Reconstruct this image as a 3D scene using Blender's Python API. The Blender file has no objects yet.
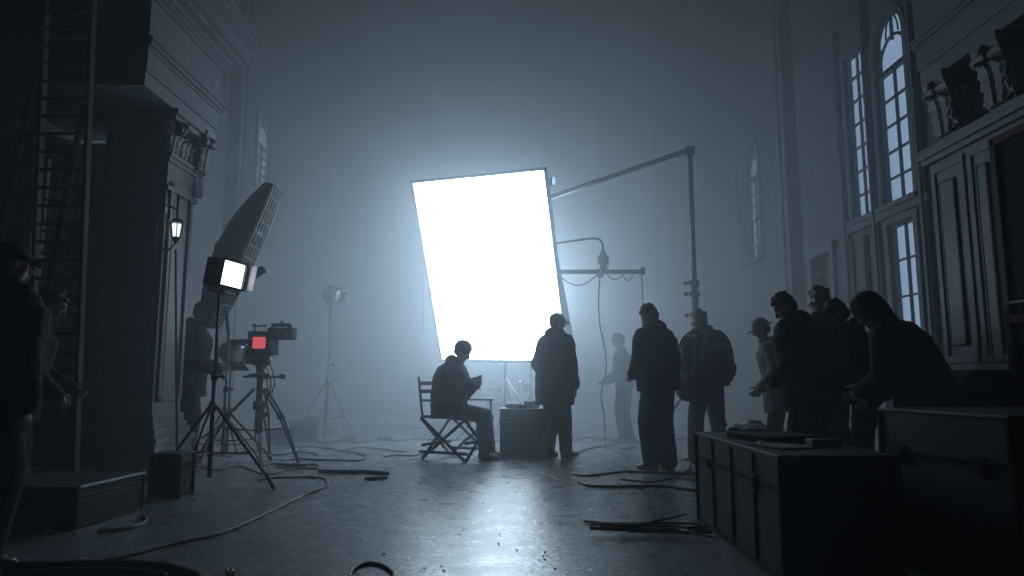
import bpy, bmesh, math, random
from mathutils import Vector, Matrix, noise, Euler

# ------------------------------------------------------------------ camera, world, exposure
sc = bpy.context.scene
COL = sc.collection
PI = math.pi
R = math.radians
FPX, PITCH, CAMH = 700.0, R(7.49), 0.96
cam_data = bpy.data.cameras.new('camera')
cam_data.sensor_width = 36.0
cam_data.lens = FPX / 1024 * 36
cam_data.clip_end = 200
cam = bpy.data.objects.new('camera', cam_data)
COL.objects.link(cam)
cam.location = (0, 0, CAMH)
cam.rotation_euler = (PI / 2 + PITCH, 0, 0)
sc.camera = cam

world = bpy.data.worlds.new('night')
sc.world = world
world.use_nodes = True
wb = world.node_tree.nodes['Background']
wb.inputs['Color'].default_value = (0.25, 0.42, 0.62, 1)
wb.inputs['Strength'].default_value = 0.15

sc.view_settings.view_transform = 'Standard'
sc.view_settings.look = 'None'
sc.view_settings.gamma = 1.0
sc.view_settings.use_curve_mapping = False
sc.view_settings.exposure = 0.0
sc.cycles.max_bounces = 6
sc.cycles.diffuse_bounces = 3
sc.cycles.glossy_bounces = 3
sc.cycles.volume_bounces = 2
sc.cycles.use_denoising = True

SCREEN_POWER = 9.5
BACK_WATTS = 350.0
HAZE_LAYERS = [(-3.9, 6.4, 0.012), (6.4, 8.6, 0.05), (8.6, 18.999, 0.13)]
HAZE_G = 0.35
WINDOW_POWER = 0.55

random.seed(7)

# ------------------------------------------------------------------ helpers
def ray(px, py):
    u, v = (px - 512) / FPX, (288 - py) / FPX
    cp, sp = math.cos(PITCH), math.sin(PITCH)
    return Vector((u, cp - v * sp, sp + v * cp))

def ground(px, py, z=0.0):
    d = ray(px, py)
    t = (z - CAMH) / d.z
    return Vector((d.x * t, d.y * t, z))

def at(px, py, Y):
    d = ray(px, py)
    t = Y / d.y
    return Vector((d.x * t, Y, CAMH + d.z * t))

MATS = {}
def mat(name, col, rough=0.7, metal=0.0, bump=0.0, scale=8.0, var=0.0, emit=None, power=0.0, spec=0.5, sheen=0.0):
    if name in MATS:
        return MATS[name]
    m = bpy.data.materials.new(name)
    m.use_nodes = True
    nt = m.node_tree
    b = nt.nodes['Principled BSDF']
    b.inputs['Base Color'].default_value = (*col, 1)
    b.inputs['Roughness'].default_value = rough
    b.inputs['Metallic'].default_value = metal
    b.inputs['Specular IOR Level'].default_value = spec
    if sheen:
        b.inputs['Sheen Weight'].default_value = sheen
    if bump or var:
        tc = nt.nodes.new('ShaderNodeTexCoord')
        nz = nt.nodes.new('ShaderNodeTexNoise')
        nz.inputs['Scale'].default_value = scale
        nz.inputs['Detail'].default_value = 6
        nt.links.new(tc.outputs['Object'], nz.inputs['Vector'])
        if var:
            r = nt.nodes.new('ShaderNodeValToRGB')
            r.color_ramp.elements[0].position = 0.3
            r.color_ramp.elements[1].position = 0.7
            r.color_ramp.elements[0].color = tuple(c * (1 - var) for c in col) + (1,)
            r.color_ramp.elements[1].color = tuple(min(1, c * (1 + var)) for c in col) + (1,)
            nt.links.new(nz.outputs['Fac'], r.inputs['Fac'])
            nt.links.new(r.outputs['Color'], b.inputs['Base Color'])
        if bump:
            bp = nt.nodes.new('ShaderNodeBump')
            bp.inputs['Strength'].default_value = bump
            bp.inputs['Distance'].default_value = 0.02
            nt.links.new(nz.outputs['Fac'], bp.inputs['Height'])
            nt.links.new(bp.outputs['Normal'], b.inputs['Normal'])
    if emit:
        b.inputs['Emission Color'].default_value = (*emit, 1)
        b.inputs['Emission Strength'].default_value = power
    MATS[name] = m
    return m

M_wall = mat('aged_plaster', (0.105, 0.115, 0.13), 0.8, bump=0.25, scale=5, var=0.18)
M_trim = mat('painted_moulding', (0.12, 0.13, 0.145), 0.65, bump=0.12, scale=14, var=0.12)
M_darktrim = mat('dark_woodwork', (0.05, 0.055, 0.062), 0.55, bump=0.1, scale=10, var=0.2)
M_ceil = mat('dark_ceiling', (0.08, 0.09, 0.10), 0.9)
M_black = mat('black_metal', (0.018, 0.018, 0.02), 0.42, metal=0.4)
M_matte = mat('matte_black', (0.008, 0.008, 0.009), 0.9, spec=0.15)
M_grey = mat('grey_metal', (0.16, 0.17, 0.18), 0.38, metal=0.8)
M_steel = mat('bright_steel', (0.5, 0.52, 0.55), 0.28, metal=1.0)
M_ply = mat('black_laminate', (0.006, 0.006, 0.007), 0.65, bump=0.15, scale=20, var=0.3, spec=0.2)
M_ply2 = mat('worn_case_top', (0.03, 0.028, 0.031), 0.5, bump=0.2, scale=9, var=0.35, spec=0.3)
M_wood = mat('reddish_wood', (0.042, 0.015, 0.011), 0.75, bump=0.2, scale=12, var=0.3, spec=0.2)
M_rubber = mat('cable_rubber', (0.012, 0.013, 0.015), 0.5)
M_skin = mat('skin', (0.20, 0.125, 0.10), 0.6)
M_hair = mat('dark_hair', (0.015, 0.012, 0.012), 0.7, bump=0.6, scale=60)
M_paper = mat('pale_paper', (0.55, 0.57, 0.60), 0.7, bump=0.2, scale=20)
M_glint = mat('lens_glass', (0.6, 0.66, 0.72), 0.25, metal=0.9)
M_canvas = mat('dark_canvas', (0.02, 0.02, 0.024), 0.9, bump=0.3, scale=60)
def cloth(name, col): return mat(name, col, 0.85, bump=0.35, scale=16, var=0.25, spec=0.12)

class MB:
    def __init__(self): self.bm = bmesh.new()
    def _xf(self, verts, M):
        for v in verts: v.co = M @ v.co
    def box(self, c, s, rot=None, bevel=0.0):
        r = bmesh.ops.create_cube(self.bm, size=1.0)
        vs = r['verts']
        for v in vs: v.co = Vector((v.co.x * s[0], v.co.y * s[1], v.co.z * s[2]))
        if bevel:
            es = list({e for v in vs for e in v.link_edges})
            rr = bmesh.ops.bevel(self.bm, geom=es, offset=bevel, segments=2, affect='EDGES', profile=0.6)
            vs = list({v for f in rr['faces'] for v in f.verts} | {v for v in vs if v.is_valid})
        M = Matrix.Translation(Vector(c)) @ (rot.to_4x4() if rot is not None else Matrix.Identity(4))
        self._xf(vs, M)
        return self
    def mm(self, x0, x1, y0, y1, z0, z1, bevel=0.0):
        return self.box(((x0+x1)/2, (y0+y1)/2, (z0+z1)/2), (abs(x1-x0), abs(y1-y0), abs(z1-z0)), bevel=bevel)
    def tube(self, pts, r, seg=8, closed=False):
        pts = [Vector(p) for p in pts]
        n = len(pts)
        rs = r if isinstance(r, (list, tuple)) else [r] * n
        rings = []
        ref = None
        for i, p in enumerate(pts):
            if closed: d = pts[(i+1) % n] - pts[i-1]
            else: d = pts[min(i+1, n-1)] - pts[max(i-1, 0)]
            if d.length < 1e-9: d = Vector((0, 0, 1))
            d.normalize()
            if ref is None:
                ref = Vector((0, 0, 1)) if abs(d.z) < 0.9 else Vector((1, 0, 0))
            a = ref - d * ref.dot(d)
            if a.length < 1e-5: a = d.orthogonal()
            a.normalize(); ref = a
            b = d.cross(a)
            rings.append([self.bm.verts.new(p + (a * math.cos(t) + b * math.sin(t)) * rs[i]) for t in [2*PI*k/seg for k in range(seg)]])
        m = n if closed else n - 1
        for i in range(m):
            A, B = rings[i], rings[(i+1) % n]
            for k in range(seg):
                self.bm.faces.new((A[k], A[(k+1) % seg], B[(k+1) % seg], B[k]))
        if not closed:
            self.bm.faces.new(rings[0][::-1]); self.bm.faces.new(rings[-1])
        return self
    def cyl(self, p0, p1, r0, r1=None, seg=14):
        return self.tube([p0, p1], [r0, r0 if r1 is None else r1], seg)
    def ell(self, c, rad, rot=None, u=16, v=10):
        r = bmesh.ops.create_uvsphere(self.bm, u_segments=u, v_segments=v, radius=1.0)
        M = Matrix.Translation(Vector(c)) @ (rot.to_4x4() if rot is not None else Matrix.Identity(4)) @ Matrix.Diagonal((*rad, 1)).to_4x4()
        self._xf(r['verts'], M)
        return self
    def caps(self, p0, p1, r0, r1=None, seg=12):
        r1 = r0 if r1 is None else r1
        p0, p1 = Vector(p0), Vector(p1)
        d = (p1 - p0)
        if d.length < 1e-6: return self.ell(p0, (r0,)*3)
        d.normalize()
        pts, rs = [], []
        for a in (0, 25, 50, 72): pts.append(p0 - d * r0 * math.cos(R(a)) ); rs.append(max(r0 * math.sin(R(a)), r0*0.08))
        pts.append(p0); rs.append(r0); pts.append(p1); rs.append(r1)
        for a in (72, 50, 25, 0): pts.append(p1 + d * r1 * math.cos(R(a))); rs.append(max(r1 * math.sin(R(a)), r1*0.08))
        return self.tube(pts, rs, seg)
    def loft(self, rings, seg=24):
        """rings: (centre, right vector, forward vector, rx, ry)"""
        out = []
        for c, X, Y, rx, ry in rings:
            out.append([self.bm.verts.new(Vector(c) + Vector(X) * rx * math.cos(t) + Vector(Y) * ry * math.sin(t)) for t in [2*PI*k/seg for k in range(seg)]])
        for A, B in zip(out, out[1:]):
            for k in range(seg):
                self.bm.faces.new((A[k], A[(k+1) % seg], B[(k+1) % seg], B[k]))
        self.bm.faces.new(out[0][::-1]); self.bm.faces.new(out[-1])
        return self
    def prism(self, poly, h0, h1, axis='z'):
        """poly of 2D points extruded; axis z: (x,y) ; axis y: (x,z) ; axis x: (y,z)"""
        def P(p, h):
            if axis == 'z': return Vector((p[0], p[1], h))
            if axis == 'y': return Vector((p[0], h, p[1]))
            return Vector((h, p[0], p[1]))
        A = [self.bm.verts.new(P(p, h0)) for p in poly]
        B = [self.bm.verts.new(P(p, h1)) for p in poly]
        n = len(poly)
        for k in range(n):
            self.bm.faces.new((A[k], A[(k+1) % n], B[(k+1) % n], B[k]))
        self.bm.faces.new(A[::-1]); self.bm.faces.new(B)
        return self
    def lathe(self, prof, c=(0, 0, 0), seg=20):
        c = Vector(c)
        return self.loft([(c + Vector((0, 0, z)), (1, 0, 0), (0, 1, 0), r, r) for z, r in prof], seg)
    def mesh(self, name):
        bmesh.ops.recalc_face_normals(self.bm, faces=self.bm.faces[:])
        me = bpy.data.meshes.new(name)
        self.bm.to_mesh(me); self.bm.free()
        return me
    def obj(self, name, m, parent=None, smooth=False, label=None, bev=0.0):
        me = self.mesh(name)
        return link(name, me, m, parent, smooth, label, bev)

def link(name, me, m, parent=None, smooth=False, label=None, bev=0.0):
    o = bpy.data.objects.new(name, me)
    COL.objects.link(o)
    me.materials.clear(); me.materials.append(m)
    if smooth:
        for p in me.polygons: p.use_smooth = True
    if parent is not None: o.parent = parent
    if label: o['label'] = label
    if bev:
        b = o.modifiers.new('bevel', 'BEVEL'); b.width = bev; b.segments = 2; b.limit_method = 'ANGLE'
    return o

def tag(o, label, cat, group=None, kind=None):
    o['label'] = label; o['category'] = cat
    if group: o['group'] = group
    if kind: o['kind'] = kind
    return o
def thing(name, label, cat, loc=(0, 0, 0), rz=0.0, group=None):
    o = bpy.data.objects.new(name, None); COL.objects.link(o)
    o.location = loc; o.rotation_euler = (0, 0, rz)
    o.empty_display_size = 0.1
    return tag(o, label, cat, group)
def struct(name, mb, m, parent=None, smooth=False, label=None):
    o = mb.obj(name, m, parent, smooth)
    if parent is None: o['kind'] = 'structure'
    if label: o['label'] = label
    return o
def sempty(name, loc=(0, 0, 0), label=None):
    o = bpy.data.objects.new(name, None); COL.objects.link(o); o.location = loc; o['kind'] = 'structure'
    if label: o['label'] = label
    return o
def smooth_path(pts, n=6):
    pts = [Vector(p) for p in pts]
    out = []
    for i in range(len(pts) - 1):
        p0, p1, p2, p3 = pts[max(i-1, 0)], pts[i], pts[i+1], pts[min(i+2, len(pts)-1)]
        for k in range(n):
            t = k / n
            out.append(0.5 * ((2*p1) + (-p0+p2)*t + (2*p0-5*p1+4*p2-p3)*t*t + (-p0+3*p1-3*p2+p3)*t**3))
    out.append(pts[-1])
    return out

# ------------------------------------------------------------------ the hall
HX, YB, ZC = 5.0, 19.0, 11.5          # half width, back wall, ceiling

# floor: worn, slightly polished concrete
fm = bpy.data.materials.new('worn_concrete'); fm.use_nodes = True
nt = fm.node_tree; b = nt.nodes['Principled BSDF']
tc = nt.nodes.new('ShaderNodeTexCoord')
n1 = nt.nodes.new('ShaderNodeTexNoise'); n1.inputs['Scale'].default_value = 1.3; n1.inputs['Detail'].default_value = 8
n2 = nt.nodes.new('ShaderNodeTexNoise'); n2.inputs['Scale'].default_value = 26; n2.inputs['Detail'].default_value = 8
n3 = nt.nodes.new('ShaderNodeTexNoise'); n3.inputs['Scale'].default_value = 5; n3.inputs['Detail'].default_value = 10; n3.inputs['Roughness'].default_value = 0.7
for n in (n1, n2, n3): nt.links.new(tc.outputs['Object'], n.inputs['Vector'])
cr = nt.nodes.new('ShaderNodeValToRGB')
cr.color_ramp.elements[0].position = 0.3; cr.color_ramp.elements[0].color = (0.095, 0.102, 0.11, 1)
cr.color_ramp.elements[1].position = 0.72; cr.color_ramp.elements[1].color = (0.165, 0.175, 0.188, 1)
nt.links.new(n1.outputs['Fac'], cr.inputs['Fac']); nt.links.new(cr.outputs['Color'], b.inputs['Base Color'])
rr = nt.nodes.new('ShaderNodeMapRange')
rr.inputs['From Min'].default_value = 0.3; rr.inputs['From Max'].default_value = 0.7
rr.inputs['To Min'].default_value = 0.20; rr.inputs['To Max'].default_value = 0.38
nt.links.new(n3.outputs['Fac'], rr.inputs['Value']); nt.links.new(rr.outputs['Result'], b.inputs['Roughness'])
bp = nt.nodes.new('ShaderNodeBump'); bp.inputs['Strength'].default_value = 0.2; bp.inputs['Distance'].default_value = 0.02
nt.links.new(n2.outputs['Fac'], bp.inputs['Height']); nt.links.new(bp.outputs['Normal'], b.inputs['Normal'])
struct('floor', MB().mm(-HX-0.3, HX+0.3, -4, YB+0.3, -0.2, 0), fm)
struct('ceiling', MB().mm(-HX-0.3, HX+0.3, -4, YB+0.3, ZC, ZC+0.2), M_ceil)
struct('wall_back', MB().mm(-HX-0.3, HX+0.3, YB, YB+0.3, 0, ZC), M_wall)
struct('wall_front', MB().mm(-HX-0.3, HX+0.3, -4.3, -4, 0, ZC), M_darktrim)

# window openings: (y0, y1, z0, z1, arched)
WIN_R = [(8.42, 9.14, 3.25, 5.80, True), (9.44, 9.98, 3.25, 5.72, False), (8.48, 9.08, 1.55, 2.98, False),
         (13.75, 14.45, 3.4, 5.85, True), (14.75, 15.1, 3.4, 5.55, False)]
WIN_L = [(13.2, 14.0, 4.7, 6.4, True), (7.0, 7.5, 1.95, 3.4, False)]  # second opening is added, to show bluish strips of light behind the ladder
def side_wall(name, side, wins, door=None):
    """wall with real openings, cut as a grid of blocks around them"""
    mb = MB()
    ys = sorted({-4.0, YB} | {v for w in wins for v in (w[0], w[1])} | ({door[0], door[1]} if door else set()))
    x0, x1 = side*HX, side*(HX+0.3)
    for a, c in zip(ys, ys[1:]):
        m = (a + c) / 2
        holes = [(w[2], w[3]) for w in wins if w[0] < m < w[1]]
        if door and door[0] < m < door[1]: holes.append((0.0, door[2]))
        z = 0.0
        for h0, h1 in sorted(holes):
            if h0 > z: mb.mm(x0, x1, a, c, z, h0)
            z = h1
        mb.mm(x0, x1, a, c, z, ZC)
    for y0, y1, z0, z1, ar in wins:          # spandrels that round off the arched heads
        if not ar: continue
        r = (y1 - y0) / 2; yc = (y0 + y1) / 2
        for s in (-1, 1):
            arc = [(yc + s*r*math.sin(t), z1 - r + r*math.cos(t)) for t in [PI/2*k/10 for k in range(11)]]
            mb.prism(arc + [(yc + s*r, z1)], x0, x1, 'x')
    return struct(name, mb, M_wall)
side_wall('wall_right', 1, WIN_R, (10.75, 11.45, 2.95))
side_wall('wall_left', -1, WIN_L)

M_pane = mat('night_window_glass', (0.05, 0.06, 0.08), 0.25, emit=(0.40, 0.60, 0.88), power=WINDOW_POWER)
M_pane2 = mat('added_strip_glow', (0.07, 0.09, 0.12), 0.3, emit=(0.38, 0.58, 0.82), power=0.035)  # faint glow of the added pane, stands for bluish light on the wall
M_panef = mat('far_window_glass', (0.05, 0.06, 0.08), 0.25, emit=(0.42, 0.62, 0.88), power=WINDOW_POWER*0.5)
win_n = 0
def window(side, y0, y1, z0, z1, arched, cols, rows, pane, halfdark=False):
    global win_n; win_n += 1
    root = sempty('window_%d' % win_n, (side*HX, (y0+y1)/2, z0))
    X = side*0.045; w = y1 - y0; h = z1 - z0; r = w/2
    hs = h - r if arched else h
    fr = MB(); t = 0.035
    for s in (-1, 1): fr.mm(X-0.04, X+0.04, s*w/2 - (t if s > 0 else 0), s*w/2 + (t if s < 0 else 0), 0, hs)
    fr.mm(X-0.04, X+0.04, -w/2, w/2, 0, t*1.3)
    if arched:
        fr.tube([(X, r*0.96*math.cos(a), hs + r*0.96*math.sin(a)) for a in [PI*k/16 for k in range(17)]], 0.03, 6)
        fr.mm(X-0.04, X+0.04, -w/2, w/2, hs-0.42, hs-0.36)
    else: fr.mm(X-0.04, X+0.04, -w/2, w/2, h-t, h)
    fr.obj('window_frame', M_darktrim, root)
    mu = MB(); g = 0.011
    top = hs - 0.42 if arched else h
    for k in range(1, cols): 
        y = -w/2 + w*k/cols; mu.mm(X-0.02, X+0.02, y-g, y+g, 0, top)
    for k in range(1, rows): 
        z = top*k/rows; mu.mm(X-0.02, X+0.02, -w/2, w/2, z-g, z+g)
    if arched:
        # tracery: a wide inner arc springing low and two lancet bars above it
        mu.tube([(X, r*0.98*math.cos(a), hs-0.36 + 0.42*math.sin(a)) for a in [PI*k/14 for k in range(15)]], 0.022, 6)
        mu.tube([(X, -r*0.42*math.cos(a)-0.0, hs + 0.06 + (r-0.08)*math.sin(a)) for a in [PI*k/12 for k in range(13)]], 0.013, 6)
        mu.mm(X-0.02, X+0.02, -g, g, hs, hs+r*0.96)
    mu.obj('muntins', M_darktrim, root)
    gl = MB()
    if arched:
        pts = [(-w/2, 0), (w/2, 0)] + [(r*math.cos(a), hs + r*math.sin(a)) for a in [PI*k/16 for k in range(17)]]
        gl.prism(pts, X+side*0.03, X+side*0.036, 'x')
    else: gl.mm(X+side*0.03, X+side*0.036, -w/2, w/2, 0, h)
    gl.obj('window_pane', pane, root)
    # casing on the room side
    ca = MB(); cw = 0.09
    for s in (-1, 1): ca.mm(-side*0.045, 0, s*(w/2+cw) - (cw if s > 0 else 0), s*(w/2+cw) + (cw if s < 0 else 0), -0.02, hs)
    if arched:
        n = 16
        for k in range(n):
            a0, a1 = PI*k/n, PI*(k+1)/n
            ca.prism([(q*math.cos(a), hs+q*math.sin(a)) for q, a in ((r, a0), (r+cw, a0), (r+cw, a1), (r, a1))], -side*0.045, 0, 'x')
    else: ca.mm(-side*0.05, 0, -w/2-cw-0.02, w/2+cw+0.02, h, h+cw)
    ca.obj('window_casing', M_trim, root)
    MB().mm(-side*0.1, side*0.1, -w/2-cw-0.03, w/2+cw+0.03, -0.07, 0, 0.01).obj('window_sill', M_trim, root)
    return root
for i, (y0, y1, z0, z1, ar) in enumerate(WIN_R):
    window(1, y0, y1, z0, z1, ar, (2, 2, 2, 2, 2)[i], (5, 7, 3, 6, 6)[i], M_panef if i > 2 else M_pane)
for i, (y0, y1, z0, z1, ar) in enumerate(WIN_L):
    window(-1, y0, y1, z0, z1, ar, (2, 3)[i], (5, 4)[i], (M_panef, M_pane2)[i])

# right wall woodwork ------------------------------------------------
t = MB()                                  # tall casing posts and belt courses on the right wall
for y in (8.16, 9.28, 10.12):
    t.mm(HX-0.06, HX, y, y+0.11, 0, 6.4, 0.01)
    t.mm(HX-0.09, HX, y+0.03, y+0.08, 0, 6.4)
for z in (3.08, 6.25): t.mm(HX-0.07, HX, 8.1, 10.3, z, z+0.1, 0.01)
t.mm(HX-0.12, HX, 8.06, 10.34, 6.4, 6.5, 0.01)
struct('trim_1', t, M_trim)
t = MB()                                  # recessed dark panel under the narrow window
t.mm(HX-0.03, HX, 9.64, 10.1, 1.0, 2.98)
for y in (9.66, 10.0): t.mm(HX-0.07, HX, y, y+0.06, 1.0, 2.98)
struct('trim_2', t, M_darktrim)
t = MB()                                  # pilaster further down the hall, both sides
for s in (1, -1):
    q = MB()
    q.mm(s*(HX-0.22), s*HX, 11.85, 12.5, 0, ZC); q.mm(s*(HX-0.3), s*HX, 11.75, 12.6, 0, 0.5, 0.02)
    q.mm(s*(HX-0.26), s*HX, 12.0, 12.35, 0.5, ZC-1)
    struct('trim_%d' % (3 if s > 0 else 4), q, M_wall)
t = MB()
for z in [1.0 + 0.42*k for k in range(17)]: t.mm(HX-0.008, HX, 10.3, 11.75, z, z+0.02)   # grooved boarding
for z in [1.0 + 0.42*k for k in range(17)]: t.mm(-HX, -HX+0.008, 8.2, 11.75, z, z+0.03)
struct('trim_5', t, M_wall)
d = sempty('door_1', (HX, 11.1, 0))
MB().mm(0.16, 0.22, -0.35, 0.35, 0, 2.95).mm(0.13, 0.17, -0.25, 0.25, 0.25, 1.3, 0.01).mm(0.13, 0.17, -0.25, 0.25, 1.5, 2.75, 0.01).obj('door_leaf', M_darktrim, d)
q = MB()
for s in (-1, 1): q.mm(-0.06, 0, s*0.35, s*0.46, 0, 3.05)
q.mm(-0.08, 0, -0.5, 0.5, 2.95, 3.1); q.obj('door_frame', M_trim, d)
MB().ell((0.1, -0.24, 1.05), (0.03, 0.03, 0.03)).cyl((0.1, -0.24, 1.05), (0.17, -0.24, 1.05), 0.012).obj('door_knob', M_grey, d, True)

# baseboards and dado on both sides
for s, nm in ((1, 'right'), (-1, 'left')):
    q = MB()
    segs = [(-4, 10.6), (11.6, YB)] if s > 0 else [(-4, YB)]
    for a, c in segs: q.mm(s*(HX-0.05), s*HX, a, c, 0, 0.3).mm(s*(HX-0.07), s*HX, a, c, 0.3, 0.34)
    struct('baseboard_' + nm, q, M_trim)

def acanthus(mb, base, out, up, w, h, curl=0.35, thick=0.012):
    """a lobed leaf that climbs and rolls outward at its tip"""
    out, up = Vector(out).normalized(), Vector(up).normalized()
    side = up.cross(out)
    N, Mx = 12, 8
    grid = []
    for i in range(N+1):
        a = i / N
        roll = max(0, a - 0.55) / 0.45
        zc = h * (a if a < 0.75 else 0.75 + 0.25*math.sin((a-0.75)/0.25*PI) * 0.35)
        oc = 0.10*h*a + curl*h*(roll**2)
        ww = w * (0.62 + 0.38*math.sin(a*PI*0.9)) * (1 - 0.75*max(0, a-0.7)/0.3) * (1 + 0.13*math.cos(a*PI*9))
        row = []
        for j in range(Mx+1):
            s_ = (j / Mx * 2 - 1)
            ridge = 0.05*h*(1-abs(s_)) + 0.018*h*math.cos(s_*PI*3)
            row.append(Vector(base) + up*zc + out*(oc + ridge) + side*s_*ww/2)
        grid.append(row)
    F = [[mb.bm.verts.new(p + out*thick) for p in row] for row in grid]
    B = [[mb.bm.verts.new(p - out*thick*2) for p in row] for row in grid]
    for i in range(N):
        for j in range(Mx):
            mb.bm.faces.new((F[i][j], F[i][j+1], F[i+1][j+1], F[i+1][j]))
            mb.bm.faces.new((B[i][j], B[i+1][j], B[i+1][j+1], B[i][j+1]))
        for j in (0, Mx):
            mb.bm.faces.new((F[i][j], F[i+1][j], B[i+1][j], B[i][j]))
    for i in (0, N):
        for j in range(Mx): mb.bm.faces.new((F[i][j], F[i][j+1], B[i][j+1], B[i][j]))
def volute(mb, c, axis, r, w, turns=2.2, flip=1):
    """spiral scroll in the plane across axis ('x' or 'y')"""
    pts = []; n = int(16*turns)
    for k in range(n+1):
        a = 2*PI*turns*k/n; q = r*(1 - 0.8*k/n)
        d = (flip*q*math.cos(a), q*math.sin(a))
        pts.append(Vector(c) + (Vector((0, d[0], d[1])) if axis == 'x' else Vector((d[0], 0, d[1]))))
    rs = [r*0.2*(1-0.4*k/n) for k in range(n+1)]
    mb.tube(pts, rs, 8)
    e = Vector((w/2, 0, 0)) if axis == 'x' else Vector((0, w/2, 0))
    mb.cyl(Vector(c)-e, Vector(c)+e, r*0.62, seg=16); mb.cyl(Vector(c)-e*1.15, Vector(c)+e*1.15, r*0.22, seg=12)

def layers(mb, xw, xr, y0, y1, steps, sgn):
    """mitred stack of courses; xw wall side, xr room side"""
    for z0, z1, p in steps:
        mb.mm(xw, xr + sgn*p, y0 - p, y1 + p, z0, z1)

ENT = [(3.60, 3.74, 0.0), (3.74, 3.78, 0.025), (3.78, 3.94, 0.03), (3.94, 3.97, 0.05), (3.97, 4.01, 0.085), (4.01, 4.04, 0.11),
       (4.04, 4.46, 0.03), (4.46, 4.50, 0.06), (4.50, 4.54, 0.09), (4.54, 4.60, 0.12), (4.60, 4.66, 0.20), (4.66, 4.84, 0.26),
       (4.84, 4.88, 0.29), (4.88, 4.95, 0.34), (4.95, 5.0, 0.38), (5.0, 6.1, 0.05), (6.1, 6.16, 0.10), (6.16, 6.24, 0.16), (6.24, 9.0, 0.02)]
ENT = [(a+0.12, c+0.12, p) for a, c, p in ENT]
# left pier with capital and lantern
pl = sempty('pillar_left', (0, 0, 0), 'tall square pier with carved capital by the ladder')
PX0, PX1, PY0, PY1 = -4.2, -3.55, 7.0, 7.6
q = MB().mm(PX0, PX1, PY0, PY1, 0.62, 3.25)
for y in (PY0+0.05, PY1-0.11): q.mm(PX1, PX1+0.03, y, y+0.06, 0.75, 3.0, 0.006)          # raised fillets on the hall side
for z in (0.75, 2.94): q.mm(PX1, PX1+0.03, PY0+0.05, PY1-0.05, z, z+0.06, 0.006)
q.mm(PX1, PX1+0.012, PY0+0.16, PY1-0.16, 0.86, 2.86)
for x in (PX0+0.06, PX1-0.12): q.mm(x, x+0.06, PY0-0.025, PY0, 0.75, 2.6, 0.006)
for z in (0.75, 2.55): q.mm(PX0+0.06, PX1-0.06, PY0-0.025, PY0, z, z+0.06, 0.006)
q.obj('shaft', M_trim, pl)
q = MB()
for z0, z1, p in ((0, 0.34, 0.10), (0.34, 0.40, 0.12), (0.40, 0.48, 0.08), (0.48, 0.53, 0.055), (0.53, 0.62, 0.03)):
    q.mm(PX0-p, PX1+p, PY0-p, PY1+p, z0, z1, 0.008)
q.obj('plinth', M_trim, pl)
q = MB()
for z0, z1, p in ((2.78, 2.83, 0.035), (3.08, 3.13, 0.03), (3.13, 3.17, 0.05), (3.17, 3.5, 0.0), (3.5, 3.55, 0.1), (3.55, 3.6, 0.14)):
    q.mm(PX0-p, PX1+p, PY0-p, PY1+p, z0, z1, 0.006)
for yy in (PY0+0.1, PY0+0.3, PY0+0.5):
    acanthus(q, (PX1, yy, 3.16), (1, 0, 0), (0, 0, 1), 0.19, 0.27)
for xx in (PX0+0.1, PX0+0.32, PX0+0.55):
    acanthus(q, (xx, PY0, 3.16), (0, -1, 0), (0, 0, 1), 0.19, 0.27)
for yy in (PY0+0.02, PY1-0.02):
    acanthus(q, (PX1+0.01, yy, 3.26), (1, -0.1, 0), (0, 0, 1), 0.16, 0.28, 0.5)
    volute(q, (PX1+0.10, yy, 3.43), 'y', 0.075, 0.1)
volute(q, (PX1+0.02, PY0-0.08, 3.43), 'x', 0.07, 0.1, flip=-1)
volute(q, (PX0+0.05, PY0-0.08, 3.43), 'x', 0.07, 0.1, flip=-1)
q.obj('capital', M_trim, pl).location.z = 0.12
# hanging scroll bracket between capital and cornice, on the hall side
q = MB()
prof = [(0, 0), (0.05, 0.02), (0.08, 0.10), (0.07, 0.22), (0.10, 0.32), (0.15, 0.40), (0.17, 0.50), (0, 0.50)]
for yy in (7.5,):
    q.prism([(PX1 + x, 3.1 + z) for x, z in prof], yy-0.0, yy+0.2, 'y')
    volute(q, (PX1+0.13, yy+0.1, 3.48), 'y', 0.07, 0.22)
    volute(q, (PX1+0.06, yy+0.1, 3.17), 'y', 0.055, 0.22, flip=-1)
    acanthus(q, (PX1+0.07, yy+0.1, 3.14), (1, 0, 0), (0, 0, 1), 0.2, 0.36, 0.25)
q.mm(PX0, PX1+0.01, 7.6, 7.8, 2.9, 3.6)
q.obj('bracket', M_trim, pl).location.z = 0.12
q = MB(); layers(q, -HX, -3.47, 6.3, 7.85, ENT, 1); struct('trim_6', q, M_trim)
# panelled back of the bay behind the ladder, left wall
q = MB()
q.mm(-HX, -4.2, 7.6, 7.75, 0, 3.6)
for x in (-4.92, -4.60, -4.34): q.mm(x, x+0.07, 7.5, 7.6, 0.3, 3.5, 0.01)
for z in (0.3, 1.55, 1.75, 3.3): q.mm(-4.95, -4.22, 7.52, 7.6, z, z+0.07, 0.01)
for y in (5.2, 5.5, 6.1, 6.45): q.mm(-HX, -HX+0.1, y, y+0.1, 0.3, 3.9, 0.01)
for z in (0.9, 1.7, 1.85, 3.0): q.mm(-HX, -HX+0.07, 3.5, 6.5, z, z+0.06, 0.01)
struct('trim_7', q, M_trim)
q = MB()
layers(q, -HX, -HX+0.12, 1.0, 6.2, [(a+0.35, c+0.35, p) for a, c, p in ENT[:15]], 1)
q.mm(-HX, -HX+0.15, 1, 6.2, 5.35, ZC)
struct('trim_8', q, M_darktrim)

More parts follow.
